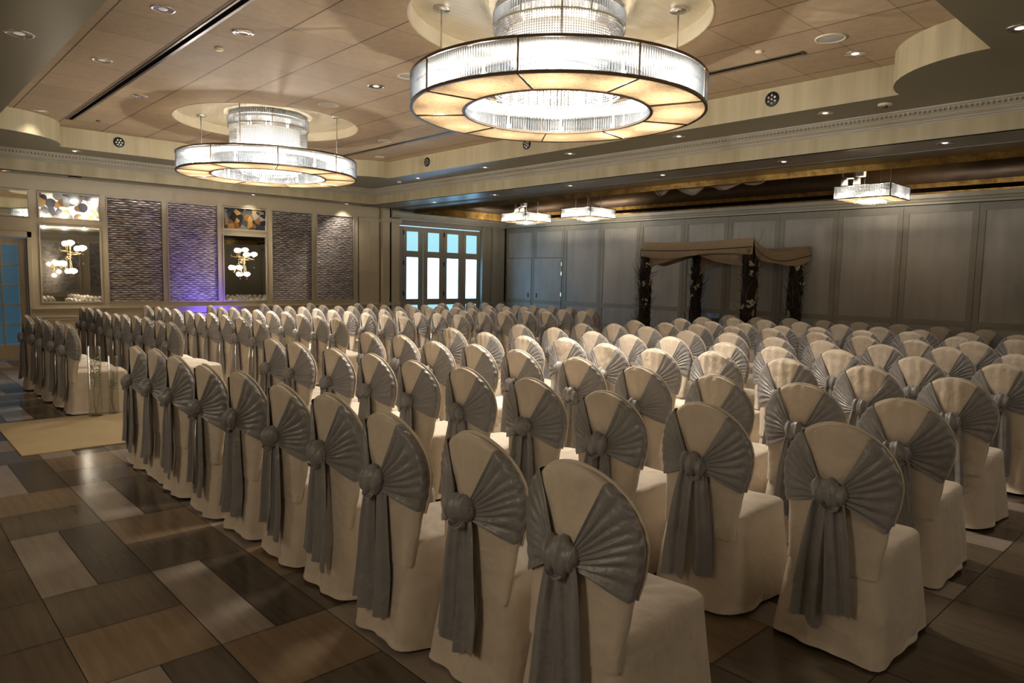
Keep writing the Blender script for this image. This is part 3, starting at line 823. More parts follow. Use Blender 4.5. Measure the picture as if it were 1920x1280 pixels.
def slot(x0, x1, y0, y1, label, fm='disc_rim'):
    t = empty('linear_air_diffuser', (0, 0, 0)); tag(t, label, 'air diffuser')
    g = bmesh.new(); box(g, x0 - .02, y0, ZT - .008, x0, y1, ZT - .001); box(g, x1, y0, ZT - .008, x1 + .03, y1, ZT - .001)
    box(g, x0 - .03, y0 - .03, ZT - .012, x1 + .03, y0, ZT - .001); box(g, x0 - .03, y1, ZT - .012, x1 + .03, y1 + .03, ZT - .001)
    obj('frame', g, M[fm], t)
    g = bmesh.new(); box(g, x0, y0, ZT - .006, x1, y1, ZT - .002); obj('slot', g, M['dark'], t)
slot(1.385, 1.44, -2.1, 7.68, 'long black linear air slot running along panelled ceiling, left side', 'bronze')
slot(5.895, 5.93, -1.62, 7.4, 'thin black linear air slot behind the chandeliers, right side', 'bronze')

def nozzle(p, n, label):
    t = empty('round_air_nozzle', p); tag(t, label, 'air nozzle', 'round black nozzles on the tray side')
    if n == 'x': t.rotation_euler = (0, -PI / 2, 0)
    else: t.rotation_euler = (PI / 2, 0, 0)
    g = bmesh.new(); lathe(g, [(.085, 0), (.085, .012), (.078, .016), (.001, .012)], 28); obj('plate', g, M['black_metal'], t, True)
    for k in range(7):
        a = 0 if k == 0 else 2 * PI * k / 6; r = 0 if k == 0 else .045
        g = bmesh.new(); lathe(g, [(.016, .012), (.016, .019), (.010, .021), (.001, .018)], 14, (r * math.cos(a), r * math.sin(a), 0)); obj('jet', g, M['steel'], t, True)
nozzle((2.266, TY1, 3.765), 'y', 'black multi-hole nozzle on tray side above the mirrors')
nozzle((TX1, 6.076, 3.765), 'x', 'black multi-hole nozzle on tray side, right of the further chandelier')
nozzle((TX1, -0.802, 3.768), 'x', 'black multi-hole nozzle on tray side, right of the large chandelier')
nozzle((TX1, 3.361, 3.76), 'x', 'black multi-hole nozzle on tray side, just below the large chandelier')
bm = bmesh.new(); box(bm, 1.72, 9.50, ZB - .008, 1.92, 9.60, ZB - .001); tag(obj('air_grille', bm, M['dark']), 'small dark air grille in the narrow soffit above the mirror', 'air grille')

# ------------------------------------------------------------------ round crystal chandeliers
def lamp(name, loc, w, col=WARM, r=0.03, parent=None):
    ld = bpy.data.lights.new(name, 'POINT'); ld.energy = w; ld.color = col; ld.shadow_soft_size = r
    o = bpy.data.objects.new(name, ld); COL.objects.link(o); o.location = loc
    if parent is not None: o.parent = parent
    return o

ZB0, ZB1, RO, RI, RD = 3.097, 3.371, 1.31, 0.843, 0.585

def crystals_ring(bm, R, z0, z1, a0, a1, n, w=0.0085, dep=0.010):
    for k in range(n):
        a = a0 + (a1 - a0) * (k + .5) / n
        ca, sa = math.cos(a), math.sin(a)
        def P(dr, dt, z): return ((R + dr) * ca - dt * sa, (R + dr) * sa + dt * ca, z)
        ring0, ring1 = [], []
        for dr, dt in ((dep * .5, -w), (dep, 0), (dep * .5, w), (-dep * .5, w), (-dep, 0), (-dep * .5, -w)):
            ring0.append(bm.verts.new(P(dr, dt, z0 + .004))); ring1.append(bm.verts.new(P(dr, dt, z1 - .004)))
        t0 = bm.verts.new(P(0, 0, z0)); t1 = bm.verts.new(P(0, 0, z1))
        for j in range(6):
            j2 = (j + 1) % 6
            bm.faces.new((ring0[j], ring0[j2], ring1[j2], ring1[j]))
            bm.faces.new((t0, ring0[j2], ring0[j])); bm.faces.new((t1, ring1[j], ring1[j2]))

def bead_curtain(bm, R, z0, z1, n, step=0.022, r=0.0075, tear=True):
    for k in range(n):
        a = 2 * PI * k / n; x, y = R * math.cos(a), R * math.sin(a); z = z1
        while z > z0 + step:
            octa(bm, (x, y, z), r, step * .48); z -= step
        if tear: octa(bm, (x, y, z - .012), r * 1.3, .02)

def make_chandelier():
    t = empty('crystal_chandelier', (0, 0, 0))
    NSEG = 9; off = math.radians(11)
    # frame: rims, mullions and inner rim
    g = bmesh.new()
    for z in (ZB0, ZB1 - .022): lathe(g, [(RO - .012, z), (RO + .012, z), (RO + .012, z + .022), (RO - .012, z + .022)], 96, close=True)
    lathe(g, [(RI - .012, ZB0 - .002), (RI + .014, ZB0 - .002), (RI + .014, ZB0 + .018), (RI - .012, ZB0 + .018)], 72, close=True)
    lathe(g, [(RI - .008, ZB1 - .016), (RI + .008, ZB1 - .016), (RI + .008, ZB1), (RI - .008, ZB1)], 72, close=True)
    for k in range(NSEG):
        a = off + 2 * PI * k / NSEG; c, s = math.cos(a), math.sin(a)
        tube(g, [((RO + .004) * c, (RO + .004) * s, ZB0 + .01), ((RO + .004) * c, (RO + .004) * s, ZB1 - .01)], .0085, 6)
        tube(g, [(RI * c, RI * s, ZB0), (RO * c, RO * s, ZB0)], .008, 6)
        tube(g, [(RI * c, RI * s, ZB1 - .01), (RO * c, RO * s, ZB1 - .01)], .006, 6)
    obj('ring_frame', g, M['bronze'], t)
    for k in range(NSEG):
        a0 = off + 2 * PI * k / NSEG; a1 = off + 2 * PI * (k + 1) / NSEG
        g = bmesh.new(); lathe(g, [(RI + .012, ZB0 + .006), (RO - .010, ZB0 + .006), (RO - .010, ZB0 + .010), (RI + .012, ZB0 + .010)], 12, a0=a0 + .006, a1=a1 - .006, close=True)
        obj('shade_panel', g, M['shade'], t)
        g = bmesh.new()
        zm = (ZB0 + ZB1) / 2
        crystals_ring(g, RO - .004, ZB0 + .026, zm, a0 + .012, a1 - .012, 37); crystals_ring(g, RO - .004, zm + .003, ZB1 - .024, a0 + .012, a1 - .012, 37)
        obj('crystal_panel', g, M['crystal'], t)
    g = bmesh.new(); crystals_ring(g, RI - .004, ZB0 - .0, ZB0 + .13, 0, 2 * PI, 200); crystals_ring(g, RI - .004, ZB0 + .133, ZB1 - .015, 0, 2 * PI, 200)
    obj('inner_crystal_ring', g, M['crystal'], t)
    g = bmesh.new(); lathe(g, [(RI + .004, ZB1 - .03), (RO - .014, ZB1 - .03), (RO - .014, ZB1 - .022), (RI + .004, ZB1 - .022)], 96, close=True); obj('added_top_diffuser', g, M['pan'], t, True)  # added pan, cuts and softens the ring bulbs' upward light
    g = bmesh.new(); lathe(g, [(.46, 3.56), (.46, 3.80), (.455, 3.80), (.455, 3.56)], 48, close=True); obj('added_inner_diffuser', g, M['frost'], t, True)  # added cylinder, spreads the drum bulbs into an even glow
    # drum
    g = bmesh.new()
    for z in (3.812, 3.945): lathe(g, [(RD - .010, z), (RD + .010, z), (RD + .010, z + .016), (RD - .010, z + .016)], 64, close=True)
    for k in range(6):
        a = off + 2 * PI * k / 6; c, s = math.cos(a), math.sin(a)
        tube(g, [(RD * c, RD * s, 3.82), (RD * c, RD * s, 3.955)], .008, 6)
        tube(g, [(0, 0, 3.955), (RD * c, RD * s, 3.955)], .006, 6)
    for r, z in ((.40, 3.45), (.24, 3.42)): lathe(g, [(r - .005, z), (r + .005, z), (r + .005, z + .01), (r - .005, z + .01)], 40, close=True)
    obj('drum_frame', g, M['steel'], t)
    g = bmesh.new(); lathe(g, [(.001, 3.92), (.45, 3.945), (.50, 3.92), (.50, 3.926), (.45, 3.951), (.001, 3.93)], 48); obj('added_drum_plate', g, M['silver'], t, True)  # added plate, keeps the drum light off the ceiling
    g = bmesh.new(); lathe(g, [(.06, 3.955), (.06, 4.0), (.20, 4.0), (.20, 4.03)], 32); obj('ceiling_canopy', g, M['steel'], t, True)
    g = bmesh.new(); crystals_ring(g, RD, 3.828, 3.943, 0, 2 * PI, 130); crystals_ring(g, RD - .02, 3.96, 4.02, 0, 2 * PI, 120); obj('drum_crystal_band', g, M['crystal_sq'], t)
    g = bmesh.new(); bead_curtain(g, RD - .02, 3.28, 3.81, 160, .021, .0088); bead_curtain(g, RD - .09, 3.22, 3.40, 96); bead_curtain(g, .40, 3.16, 3.45, 72); bead_curtain(g, .24, 3.12, 3.42, 44)
    tag(obj('bead_curtain', g, M['bead'], t), kind='stuff')
    # rods with round canopies
    for k in range(4):
        a = math.radians(45 + 90 * k) ; c, s = math.cos(a) * 1.06, math.sin(a) * 1.06
        g = bmesh.new(); tube(g, [(c, s, ZB1 - .01), (c, s, 4.0)], .0075, 8); obj('rod', g, M['steel'], t, True)
        g = bmesh.new(); lathe(g, [(.001, 4.0), (.075, 4.0), (.078, 4.008), (.078, 4.03)], 24, (c, s, 0)); obj('rod_canopy', g, M['steel'], t, True)
    for k in range(12):
        a = 2 * PI * k / 12 + .2; c, s = math.cos(a) * 1.08, math.sin(a) * 1.08
        g = bmesh.new(); sphere(g, (c, s, 3.195), .022, 10, 6, (1, 1, 1.3)); tube(g, [(c, s, 3.22), (c, s, 3.30)], .009, 6); obj('bulb', g, M['bulb'], t, True)
    for k in range(6):
        a = 2 * PI * k / 6; c, s = math.cos(a) * .32, math.sin(a) * .32
        g = bmesh.new(); sphere(g, (c, s, 3.68), .022, 10, 6, (1, 1, 1.3)); tube(g, [(c, s, 3.705), (c, s, 3.95)], .006, 6); obj('bulb', g, M['bulb'], t, True)
    return t

chand = make_chandelier()
chand2 = copy_tree(chand)
for c, (cx, cy), lab in ((chand, CH[0], 'large round crystal chandelier with amber underside, nearest the camera'), (chand2, CH[1], 'round crystal chandelier with amber underside, further one toward mirrored wall')):
    c.location = (cx, cy, 0); tag(c, lab, 'chandelier', 'round crystal chandeliers')
for cx, cy in CH:
    for k in range(12):
        a = 2 * PI * k / 12 + .2
        lamp('bulb_light', (cx + math.cos(a) * 1.08, cy + math.sin(a) * 1.08, 3.150), W_RING, r=.012)
    for k in range(6):
        a = 2 * PI * k / 6 + .26
        lamp('bulb_light', (cx + math.cos(a) * .30, cy + math.sin(a) * .30, 3.62), W_DRUM)
        ld = bpy.data.lights.new('added_down_spot', 'SPOT'); ld.energy = W_DRUM_DOWN; ld.color = (1.0, 0.89, 0.75); ld.spot_size = math.radians(128); ld.spot_blend = 1.0; ld.shadow_soft_size = .22  # added spots without fixtures, brighten the chairs below
        o = bpy.data.objects.new('added_down_spot', ld); COL.objects.link(o); o.location = (cx + math.cos(a) * .32, cy + math.sin(a) * .32, 3.50)

# ------------------------------------------------------------------ square pendants below the gold recess
def make_pendant(s=0.87, z0=2.975, z1=3.19):
    t = empty('square_crystal_pendant', (0, 0, 0)); h = s / 2; g = bmesh.new()
    for z in (z0, z1 - .014):
        for a, b, c, d in ((-h, -h, h, -h + .014), (-h, h - .014, h, h), (-h, -h, -h + .014, h), (h - .014, -h, h, h)): box(g, a, b, z, c, d, z + .014)
    for x in (-h, h - .014):
        for y in (-h, h - .014): box(g, x, y, z0, x + .014, y + .014, z1)
    for q in (-.2, .2): box(g, -h, q - .004, z0, h, q + .004, z0 + .006); box(g, q - .004, -h, z0, q + .004, h, z0 + .006)
    obj('frame', g, M['black_metal'], t)
    for side in range(4):
        g = bmesh.new(); n = 34; zm = (z0 + z1) / 2
        for k in range(n):
            p = -h + .02 + (s - .04) * (k + .5) / n; w = .0072 + .0012 * math.sin(k * 12.9)
            for za, zb in ((z0 + .016, zm), (zm + .002, z1 - .016)):
                if side == 0: box(g, -h, p - w, za, -h + .012, p + w, zb)
                if side == 1: box(g, h - .012, p - w, za, h, p + w, zb)
                if side == 2: box(g, p - w, -h, za, p + w, -h + .012, zb)
                if side == 3: box(g, p - w, h - .012, za, p + w, h, zb)
        obj('crystal_panel', g, M['crystal_sq'], t)
    g = bmesh.new()
    for a, b, c, d in ((-h + .014, -h + .014, h - .014, -.205), (-h + .014, .205, h - .014, h - .014), (-h + .014, -.205, -.205, .205), (.205, -.205, h - .014, .205)): box(g, a, b, z0 + .004, c, d, z0 + .008)
    obj('shade_panel', g, M['shade'], t)
    g = bmesh.new()
    for i in range(9):
        for j in range(9):
            x, y = -.17 + .0425 * i, -.17 + .0425 * j; d = max(abs(x), abs(y))
            z = z0 + .08
            while z > z0 - .05 + d * .22: octa(g, (x, y, z), .007, .011); z -= .023
            octa(g, (x, y, z - .006), .011, .017)
    tag(obj('crystal_drops', g, M['bead'], t), kind='stuff')
    for x, y in ((-.2, -.2), (.2, -.2), (-.2, .2), (.2, .2)):
        g = bmesh.new(); tube(g, [(x, y, z1 - .01), (x, y, 3.84)], .006, 6); obj('rod', g, M['steel'], t)
    g = bmesh.new()
    for q in (-.2, .2): box(g, -h, q - .005, z1 - .012, h, q + .005, z1)
    obj('top_bar', g, M['black_metal'], t)
    for x in (-.28, .28):
        for y in (-.28, .28):
            g = bmesh.new(); sphere(g, (x, y, z0 + .10), .028, 10, 6); obj('bulb', g, M['bulb'], t, True)
    return t
PEND = [((11.03, -0.455), 'square crystal pendant above the partition side, nearest the camera'),
        ((11.03, 5.60), 'square crystal pendant, middle of the three under the gold recess'),
        ((11.03, 7.61), 'square crystal pendant nearest the folding glass doors')]
pend = make_pendant()
for k, (q, lab) in enumerate(PEND):
    c = pend if k == 0 else copy_tree(pend)
    c.location = (q[0], q[1], 0); tag(c, lab, 'pendant light', 'square crystal pendants')
    for x in (-.22, .22):
        for y in (-.22, .22): lamp('bulb_light', (q[0] + x, q[1] + y, 3.055), W_SQUARE, (1.0, 0.84, 0.66), .03)

# track spotlights hanging beside two of the pendants
def track_spot(x, y, lab):
    t = empty('track_spotlights', (x, y, 0)); tag(t, lab, 'spotlight', 'grey spotlights in the gold recess')
    g = bmesh.new(); tube(g, [(0, .06, 3.45), (0, .05, 3.36), (0, -.02, 3.335), (0, -.14, 3.335), (0, -.17, 3.37)], .018, 8); obj('bracket', g, M['device'], t, True)
    g = bmesh.new(); tube(g, [(0, -.14, 3.34), (0, -.14, 3.84)], .012, 8); obj('stem', g, M['device'], t)
    g = bmesh.new(); box(g, -.05, -.30, 3.34, .05, -.17, 3.44, .01); obj('driver_box', g, M['device'], t)
    for yy in (.02, -.18):
        g = bmesh.new(); lathe(g, [(.001, 3.325), (.045, 3.325), (.05, 3.31), (.055, 3.22), (.045, 3.22), (.001, 3.24)], 18, (0, yy, 0)); obj('lamp_head', g, M['device'], t, True)
track_spot(10.85, -0.10, 'grey twin spotlight bracket above the pendant nearest the camera')
track_spot(10.85, 7.75, 'grey twin spotlight bracket above the pendant by the folding glass doors')

# ------------------------------------------------------------------ wall lights on the mirrors
def make_sconce():
    t = empty('globe_wall_light', (0, 0, 0))
    g = bmesh.new(); lathe(g, [(.001, 0), (.055, 0), (.055, .012), (.03, .02), (.001, .022)], 24)
    bmesh.ops.rotate(g, verts=g.verts, cent=(0, 0, 0), matrix=Matrix.Rotation(PI / 2, 3, 'X')); obj('wall_plate', g, M['gold_arm'], t, True)
    g = bmesh.new(); tube(g, [(0, -.01, -.26), (0, -.10, -.22), (0, -.12, 0), (0, -.10, .16), (0, -.12, .20)], .010, 8); tube(g, [(0, 0, 0), (0, -.12, 0)], .012, 8)
    for z in (-.04, 0, .05): sphere(g, (0, -.12, z), .028, 10, 6)
    obj('stem', g, M['gold_arm'], t, True)
    pos = [(0.0, .235), (.19, .15), (-.13, -.135), (.03, -.27)]
    for x, z in pos:
        g = bmesh.new()
        tube(g, [(0, -.12, z * .25), (x * .35, -.15, z * .3 - .02), (x * .75, -.165, z - .115), (x, -.165, z - .085), (x, -.165, z - .055)], .0065, 8)
        lathe(g, [(.001, 0), (.03, .006), (.036, .022), (.02, .03)], 16, (x, -.165, z - .072)); o = obj('arm', g, M['gold_arm'], t, True)
        g = bmesh.new(); sphere(g, (x, -.165, z), .072, 18, 12, (1, 1, .66)); obj('globe', g, M['globe'], t, True)
    for x, z in ((.14, -.11), (.20, -.13), (-.09, -.24), (-.16, .08)):
        g = bmesh.new(); tube(g, [(x, -.14, z + .14), (x, -.14, z + .02)], .002, 5); octa(g, (x, -.14, z), .012, .026); obj('crystal_drop', g, M['crystal'], t)
    g = bmesh.new(); tube(g, [(-.17, -.14, .14), (-.17, -.14, .10), (0, -.12, .08), (.2, -.14, .04), (.21, -.14, .02)], .005, 6); obj('cross_arm', g, M['gold_arm'], t, True)
    return t
sc = make_sconce()
for k, (x, w) in enumerate(((1.755, 'near the blue glass door'), (4.93, 'between the woven panels'))):
    c = sc if k == 0 else copy_tree(sc)
    c.location = (x, YW, 1.86); tag(c, 'gold branched wall light with glowing globes on mirror ' + w, 'wall light', 'globe wall lights on the mirrors')
    for dx, dz in ((0.0, .235), (.19, .15), (-.13, -.135), (.03, -.27)): lamp('globe_light', (x + dx, YW - .26, 1.86 + dz), W_GLOBE, (1, .85, .66), .05)

# added fill: copies of the wall lights on the walls behind the camera
for x, y, rz, w in ((1.2, YN, PI, 'on the near wall, toward the left'), (4.4, YN, PI, 'on the near wall, middle'), (7.6, YN, PI, 'on the near wall, toward the partition'), (XL, -3.6, PI / 2, 'on the side wall behind rear row'), (XL, 1.2, PI / 2, 'on the side wall near the aisle')):
    c = copy_tree(sc); c.location = (x, y, 1.95); c.rotation_euler = (0, 0, rz)
    tag(c, 'added gold branched fill light with glowing globes ' + w, 'wall light', 'added fill lights on the plain walls')
    Rm = Matrix.Rotation(rz, 3, 'Z')
    for dx, dz in ((0.0, .235), (.19, .15), (-.13, -.135), (.03, -.27)):
        q = Rm @ Vector((dx, -.27, dz)); lamp('globe_light', (x + q.x, y + q.y, 1.95 + q.z), W_GLOBE * (2.4 if x == XL else 1.0), (1, .85, .66), .05)

# blue uplight standing on the floor against the wainscot
t = empty('blue_uplight', (4.25, YW - .5, 0)); tag(t, 'blue glowing uplight on floor below the mirrored wall', 'uplight')
g = bmesh.new(); lathe(g, [(.001, .012), (.06, .012), (.075, .03), (.08, .16), (.085, .20), (.07, .20), (.065, .17), (.001, .165)], 24); obj('housing', g, M['black_metal'], t, True)
g = bmesh.new(); box(g, -.07, -.05, 0, .07, .05, .014); obj('base', g, M['black_metal'], t)
g = bmesh.new(); lathe(g, [(.001, .176), (.062, .176)], 20); obj('lens', g, M['blue_led'], t)
ld = bpy.data.lights.new('blue_light', 'SPOT'); ld.energy = W_BLUE; ld.color = (0.12, 0.08, 1.0); ld.spot_size = math.radians(100); ld.spot_blend = 0.9; ld.shadow_soft_size = .05
o = bpy.data.objects.new('blue_light', ld); COL.objects.link(o); o.location = (4.25, YW - .5, .23); o.rotation_euler = (PI - math.radians(50), 0, 0)

# ------------------------------------------------------------------ covered chairs with sashes
CX, CZ, CR = 0.0, 0.75, 0.25     # centre height and radius of the round back
def half_w(z):
    if z >= CZ: return math.sqrt(max(0.0, CR * CR - (z - CZ) ** 2))
    T = [(0, .258), (.08, .255), (.2, .242), (.32, .226), (.45, .212), (.58, .218), (.68, .243), (.75, .25)]
    for (a, wa), (b, wb) in zip(T, T[1:]):
        if z <= b: return wa + (wb - wa) * (z - a) / (b - a)
    return .25
def back_x(z):      # rear surface leans a little and the skirt flares out behind
    return -0.035 * max(0, 1 - z / 0.35) ** 1.5 + 0.03 * (z - .5) * -0.35 - 0.012 * max(0, z - .75)
def fold(a, seed, k): return math.sin(a * k + seed * 2.1) * .6 + math.sin(a * (k * 1.7) + seed * 5.3) * .4

def bend(x, y, z, w=1.0):
    t = max(0.0, min(1.0, (z - .15) / .5)); c = .065 * t * t * (3 - 2 * t)
    return x + w * c * (y / .25) ** 2
def cover_mesh(seed):
    rnd = random.Random(seed); g = bmesh.new(); sd = rnd.uniform(0, 6)
    # skirt: rounded rectangular rings from hem to seat
    N = 72
    levels = [0, .02, .06, .12, .19, .27, .35, .42, .455, .47, .476]
    V = []
    cor = [rnd.uniform(-.02, .02) for _ in range(4)]
    for li, z in enumerate(levels):
        fl = max(0, 1 - z / .45); xb = back_x(z); xf = .575 + .055 * fl ** 1.2; w = half_w(z) if z < .44 else .222
        w = min(w, .218 + .042 * fl)
        shrink = 0 if z <= .42 else (.004 if z < .46 else (.016 if z < .475 else .04))
        ring = []
        cxm = (xb + xf) / 2; hx = (xf - xb) / 2 - shrink; hy = w - shrink; rc = .045
        per = []
        for k in range(N):
            a = 2 * PI * k / N
            ca, sa = math.cos(a), math.sin(a)
            p = 7.0                                       # superellipse
            q = (abs(ca) ** p + abs(sa) ** p) ** (-1 / p)
            x, y = hx * ca * q, hy * sa * q
            amp = .016 * fl ** 1.3
            f = fold(a, sd, 7) * amp
            L = math.hypot(x, y)
            x += x / L * f; y += y / L * f
            zz = z + (0.014 * (math.sin(a * 3 + sd) * .5 + .5) * (1 if li == 0 else 0)) + (.010 if li == 0 else 0)
            if z > .44: zz += .006 * math.sin(a * 2 + sd * 3)
            X = cxm + x; ring.append(g.verts.new((bend(X, y, zz, max(0, 1 - (X - xb) / .35)), y, zz)))
        V.append(ring)
    for A, B in zip(V, V[1:]):
        for k in range(N): g.faces.new((A[k], A[(k + 1) % N], B[(k + 1) % N], B[k]))
    # seat top, gently padded
    prev = V[-1]; c = Vector((0, 0, 0))
    for v in prev: c += v.co
    c /= N
    for s, dz in ((.8, .010), (.5, .016), (.2, .018)):
        ring = [g.verts.new((c.x + (v.co.x - c.x) * s, (v.co.y - c.y) * s, .476 + dz + .004 * math.sin(v.co.y * 40 + sd) * math.cos(v.co.x * 22))) for v in V[-1]]
        for k in range(N): g.faces.new((prev[k], prev[(k + 1) % N], ring[(k + 1) % N], ring[k]))
        prev = ring
    g.faces.new(prev)
    # back slab
    nz, ny = 34, 22; th = .030
    def rear(u, v):
        z = .37 + (1.0 - .37) * (1 - (1 - v) ** 1.6); z = min(z, .9995)
        y = (u * 2 - 1) * half_w(z) * (1 - .09 * max(0, (.52 - z) / .15))
        x = back_x(z) - .004 + .0035 * math.sin(y * 75 + sd) * min(1, max(0, (z - .70) / .1)) * (1 - abs(u * 2 - 1) ** 3)
        e = max(abs(u * 2 - 1), (z - .75) / .25 if z > .75 else 0)
        x += .010 * max(0, e - .9) / .1
        return (bend(x, y, z), y, z)
    def front(u, v):
        x, y, z = rear(u, v); e = 1 - abs(u * 2 - 1) ** 6
        return (bend(back_x(z) + th + .008 * e, y, z), y, z)
    A = grid(g, rear, ny, nz); B = grid(g, front, ny, nz)
    for i in (0, ny):
        for j in range(nz): g.faces.new((A[i][j], A[i][j + 1], B[i][j + 1], B[i][j]))
    for i in range(ny): g.faces.new((A[i][nz], A[i + 1][nz], B[i + 1][nz], B[i][nz]))
    pts = []
    for k in range(41):          # piped front edge of the back
        if k <= 8: z = .60 + (CZ - .60) * k / 8; y = half_w(z)
        elif k >= 32: z = .60 + (CZ - .60) * (40 - k) / 8; y = -half_w(z)
        else: q = PI * (k - 8) / 24; z = CZ + CR * math.sin(q); y = CR * math.cos(q)
        f = 1.012; pts.append((bend(back_x(z) + th + .006, y, z), y * f, CZ + (z - CZ) * f if z > CZ else z))
    tube(g, pts, .0065, 6)
    bmesh.ops.remove_doubles(g, verts=g.verts, dist=.0004)
    bmesh.ops.recalc_face_normals(g, faces=g.faces)
    me = bpy.data.meshes.new('chair_cover'); g.to_mesh(me); g.free()
    me.materials.append(M['cover']); me.polygons.foreach_set('use_smooth', [True] * len(me.polygons))
    return me

KZ = .715
def crease(q):      # sharp valleys, soft crests
    return abs(math.sin(q)) * 2 - 1
def sash_mesh(seed):
    rnd = random.Random(seed * 7 + 1); g = bmesh.new()
    for s in (-1, 1):
        nt, nr = 64, 13; ph = rnd.uniform(0, 3); npl = rnd.choice((7.5, 8.5, 9.5)); top_a = math.radians(rnd.uniform(52, 60)); zlow = rnd.uniform(.575, .62)
        def rim(t):
            L1 = (top_a) * CR; L2 = CZ - zlow; q = t * (L1 + L2)
            if q < L1:
                a = top_a - q / CR; return Vector((0, s * CR * math.cos(a), CZ + CR * math.sin(a)))
            z = CZ - (q - L1); return Vector((0, s * half_w(z), z))
        def P(tt, r):
            R = rim(tt); K = Vector((0, s * (.050 - .012 * abs(tt - .5)), KZ + .034 - .068 * tt))
            p = K.lerp(R, r)
            tw = tt + .035 * math.sin(tt * 9 + ph) * r + .03 * math.sin(r * 4 + ph * 3) * tt * (1 - tt) * 4
            w = crease(tw * npl * PI + ph) * .65 + .35 * crease(tw * npl * 1.9 * PI + ph * 2) * (1 - r)
            env = (.45 + .55 * math.sin(min(1, r * 1.0) * PI) ** .6) * .0105 * (1 - .45 * r)
            x = back_x(p.z) - .012 - .020 * (1 - r) ** 2.2 - w * env
            x = bend(x, p.y, p.z)
            if tt > .92: x -= .05 * (tt - .92) * r * (1 - r) * 4
            return Vector((x, p.y, p.z))
        def fn(u, v):
            if v <= .72: return P(u, v / .72)
            R = rim(u); q = (v - .72) / .28; e = P(u, 1.0)
            d = Vector((0, R.y, (R.z - CZ) if R.z > CZ else 0)); d.normalize()
            o = (.006 + .003 * math.sin(u * 46 + ph)) * math.sin(q * PI) ** .5 if q < 1 else 0
            return Vector((e.x + .034 * (.5 - .5 * math.cos(q * PI)), R.y + d.y * o, R.z + d.z * o))
        grid(g, fn, nt, nr + 6)
    def fr(u, v):
        y = (v * 2 - 1); a = math.radians(56); L1 = a * CR; L2 = CZ - .60; q = u * (L1 + L2)
        if q < L1: b = a - q / CR; Y, Z = CR * math.cos(b), CZ + CR * math.sin(b)
        else: Z = CZ - (q - L1); Y = half_w(Z)
        return (bend(back_x(Z) + .040 + .004 * math.sin(u * 30), y * Y, Z), y * Y, Z - .02 * (1 - y * y) * math.sin(u * PI))
    grid(g, fr, 20, 12)
    me = bpy.data.meshes.new('chair_sash'); g.to_mesh(me); g.free()
    me.materials.append(M['sash']); me.polygons.foreach_set('use_smooth', [True] * len(me.polygons))
    return me

def knot_mesh(seed):
    rnd = random.Random(seed * 13 + 5); g = bmesh.new(); ph = rnd.uniform(0, 6); tw = rnd.choice((-1, 1)); W = rnd.uniform(.066, .080); H = rnd.uniform(.052, .062)
    # cloth wrapped round and round: folds run over the knot, slightly slanted and uneven
    def fn(u, v):
        a = 2 * PI * u; b = PI * v; s = math.sin(b) ** .75 if 0 < v < 1 else 0
        fold_ = crease(v * 3.4 * PI + .55 * tw * math.sin(a + ph) + ph) * .19 + .09 * crease(v * 7.3 * PI + tw * math.cos(a * 1.0 + ph) + ph * 2)
        r = 1 + fold_ + .07 * math.sin(a * 2 + ph)
        return (-.044 + .038 * r * s * math.cos(a), -W * math.cos(b) * (1 + .06 * math.sin(a + ph)), KZ + H * r * s * math.sin(a) + .010 * tw * math.cos(b))
    grid(g, fn, 26, 34, cu=True)
    # loose loop of cloth standing out of the lower edge
    c0 = rnd.uniform(-.02, .02)
    def lp(u, v):
        a = PI * (.15 + .9 * u); w = (v - .5) * .03
        return (-.060 - .022 * math.sin(a) + .006 * math.sin(v * 5), c0 + .030 * math.cos(a) + w * .5, KZ - .042 - .022 * math.sin(a) + w * .4)
    grid(g, lp, 12, 5)
    me = bpy.data.meshes.new('sash_knot'); g.to_mesh(me); g.free()
    me.materials.append(M['sash']); me.polygons.foreach_set('use_smooth', [True] * len(me.polygons))
    return me

def tail_mesh(seed, s):
    rnd = random.Random(seed * 17 + (3 if s > 0 else 9)); g = bmesh.new(); ph = rnd.uniform(0, 6); zl = rnd.uniform(.13, .24); wb = rnd.uniform(.115, .15); tilt = rnd.uniform(-.025, .025); lean = rnd.uniform(-.005, .02); cyc = rnd.choice((.9, 1.15, 1.4)); top = rnd.uniform(.042, .054)
    dx = .010 if s * (1 if seed % 2 else -1) > 0 else 0.0
    def fn(u, v):
        z = KZ - .025 + (zl - KZ + .025) * v
        w = top * 1.5 + (wb - top * 1.5) * min(1, v * 1.15) ** .55
        y = s * (.030 + .028 * min(1, v * 1.4) ** .8 + lean * v) + (u - .5) * w
        f = math.cos(u * PI * 2 * cyc + ph + v * .5) * (.010 + .009 * v) + .003 * math.sin(u * 19 + v * 3 + ph) + .006 * crease(u * 3.3 * PI + ph) * math.exp(-v * 6)
        e = abs(u - .5) * 2; f -= .012 * e ** 4 * v
        x = back_x(z) - .026 - dx - .010 * math.sin(min(1, v * 2) * PI / 2) - f - .012 * v
        if v > .99: z += tilt * (u - .5) * 2 + .006 * math.sin(u * 7 + ph)
        return (x, y, z)
    grid(g, fn, 26, 20)
    me = bpy.data.meshes.new('sash_tail'); g.to_mesh(me); g.free()
    me.materials.append(M['sash']); me.polygons.foreach_set('use_smooth', [True] * len(me.polygons))
    return me

NV = 7
VAR = []
for q in range(NV):
    VAR.append((cover_mesh(q + 1), sash_mesh(q + 1), knot_mesh(q + 1), tail_mesh(q + 1, -1), tail_mesh(q + 1, 1)))
leg_me = None
def leg_mesh():
    g = bmesh.new(); tube(g, [(0, 0, .0), (0, 0, .012), (0, 0, .14)], [.013, .010, .010], 10)
    me = bpy.data.meshes.new('chair_leg'); g.to_mesh(me); g.free(); me.materials.append(M['black_metal']); return me
leg_me = leg_mesh()

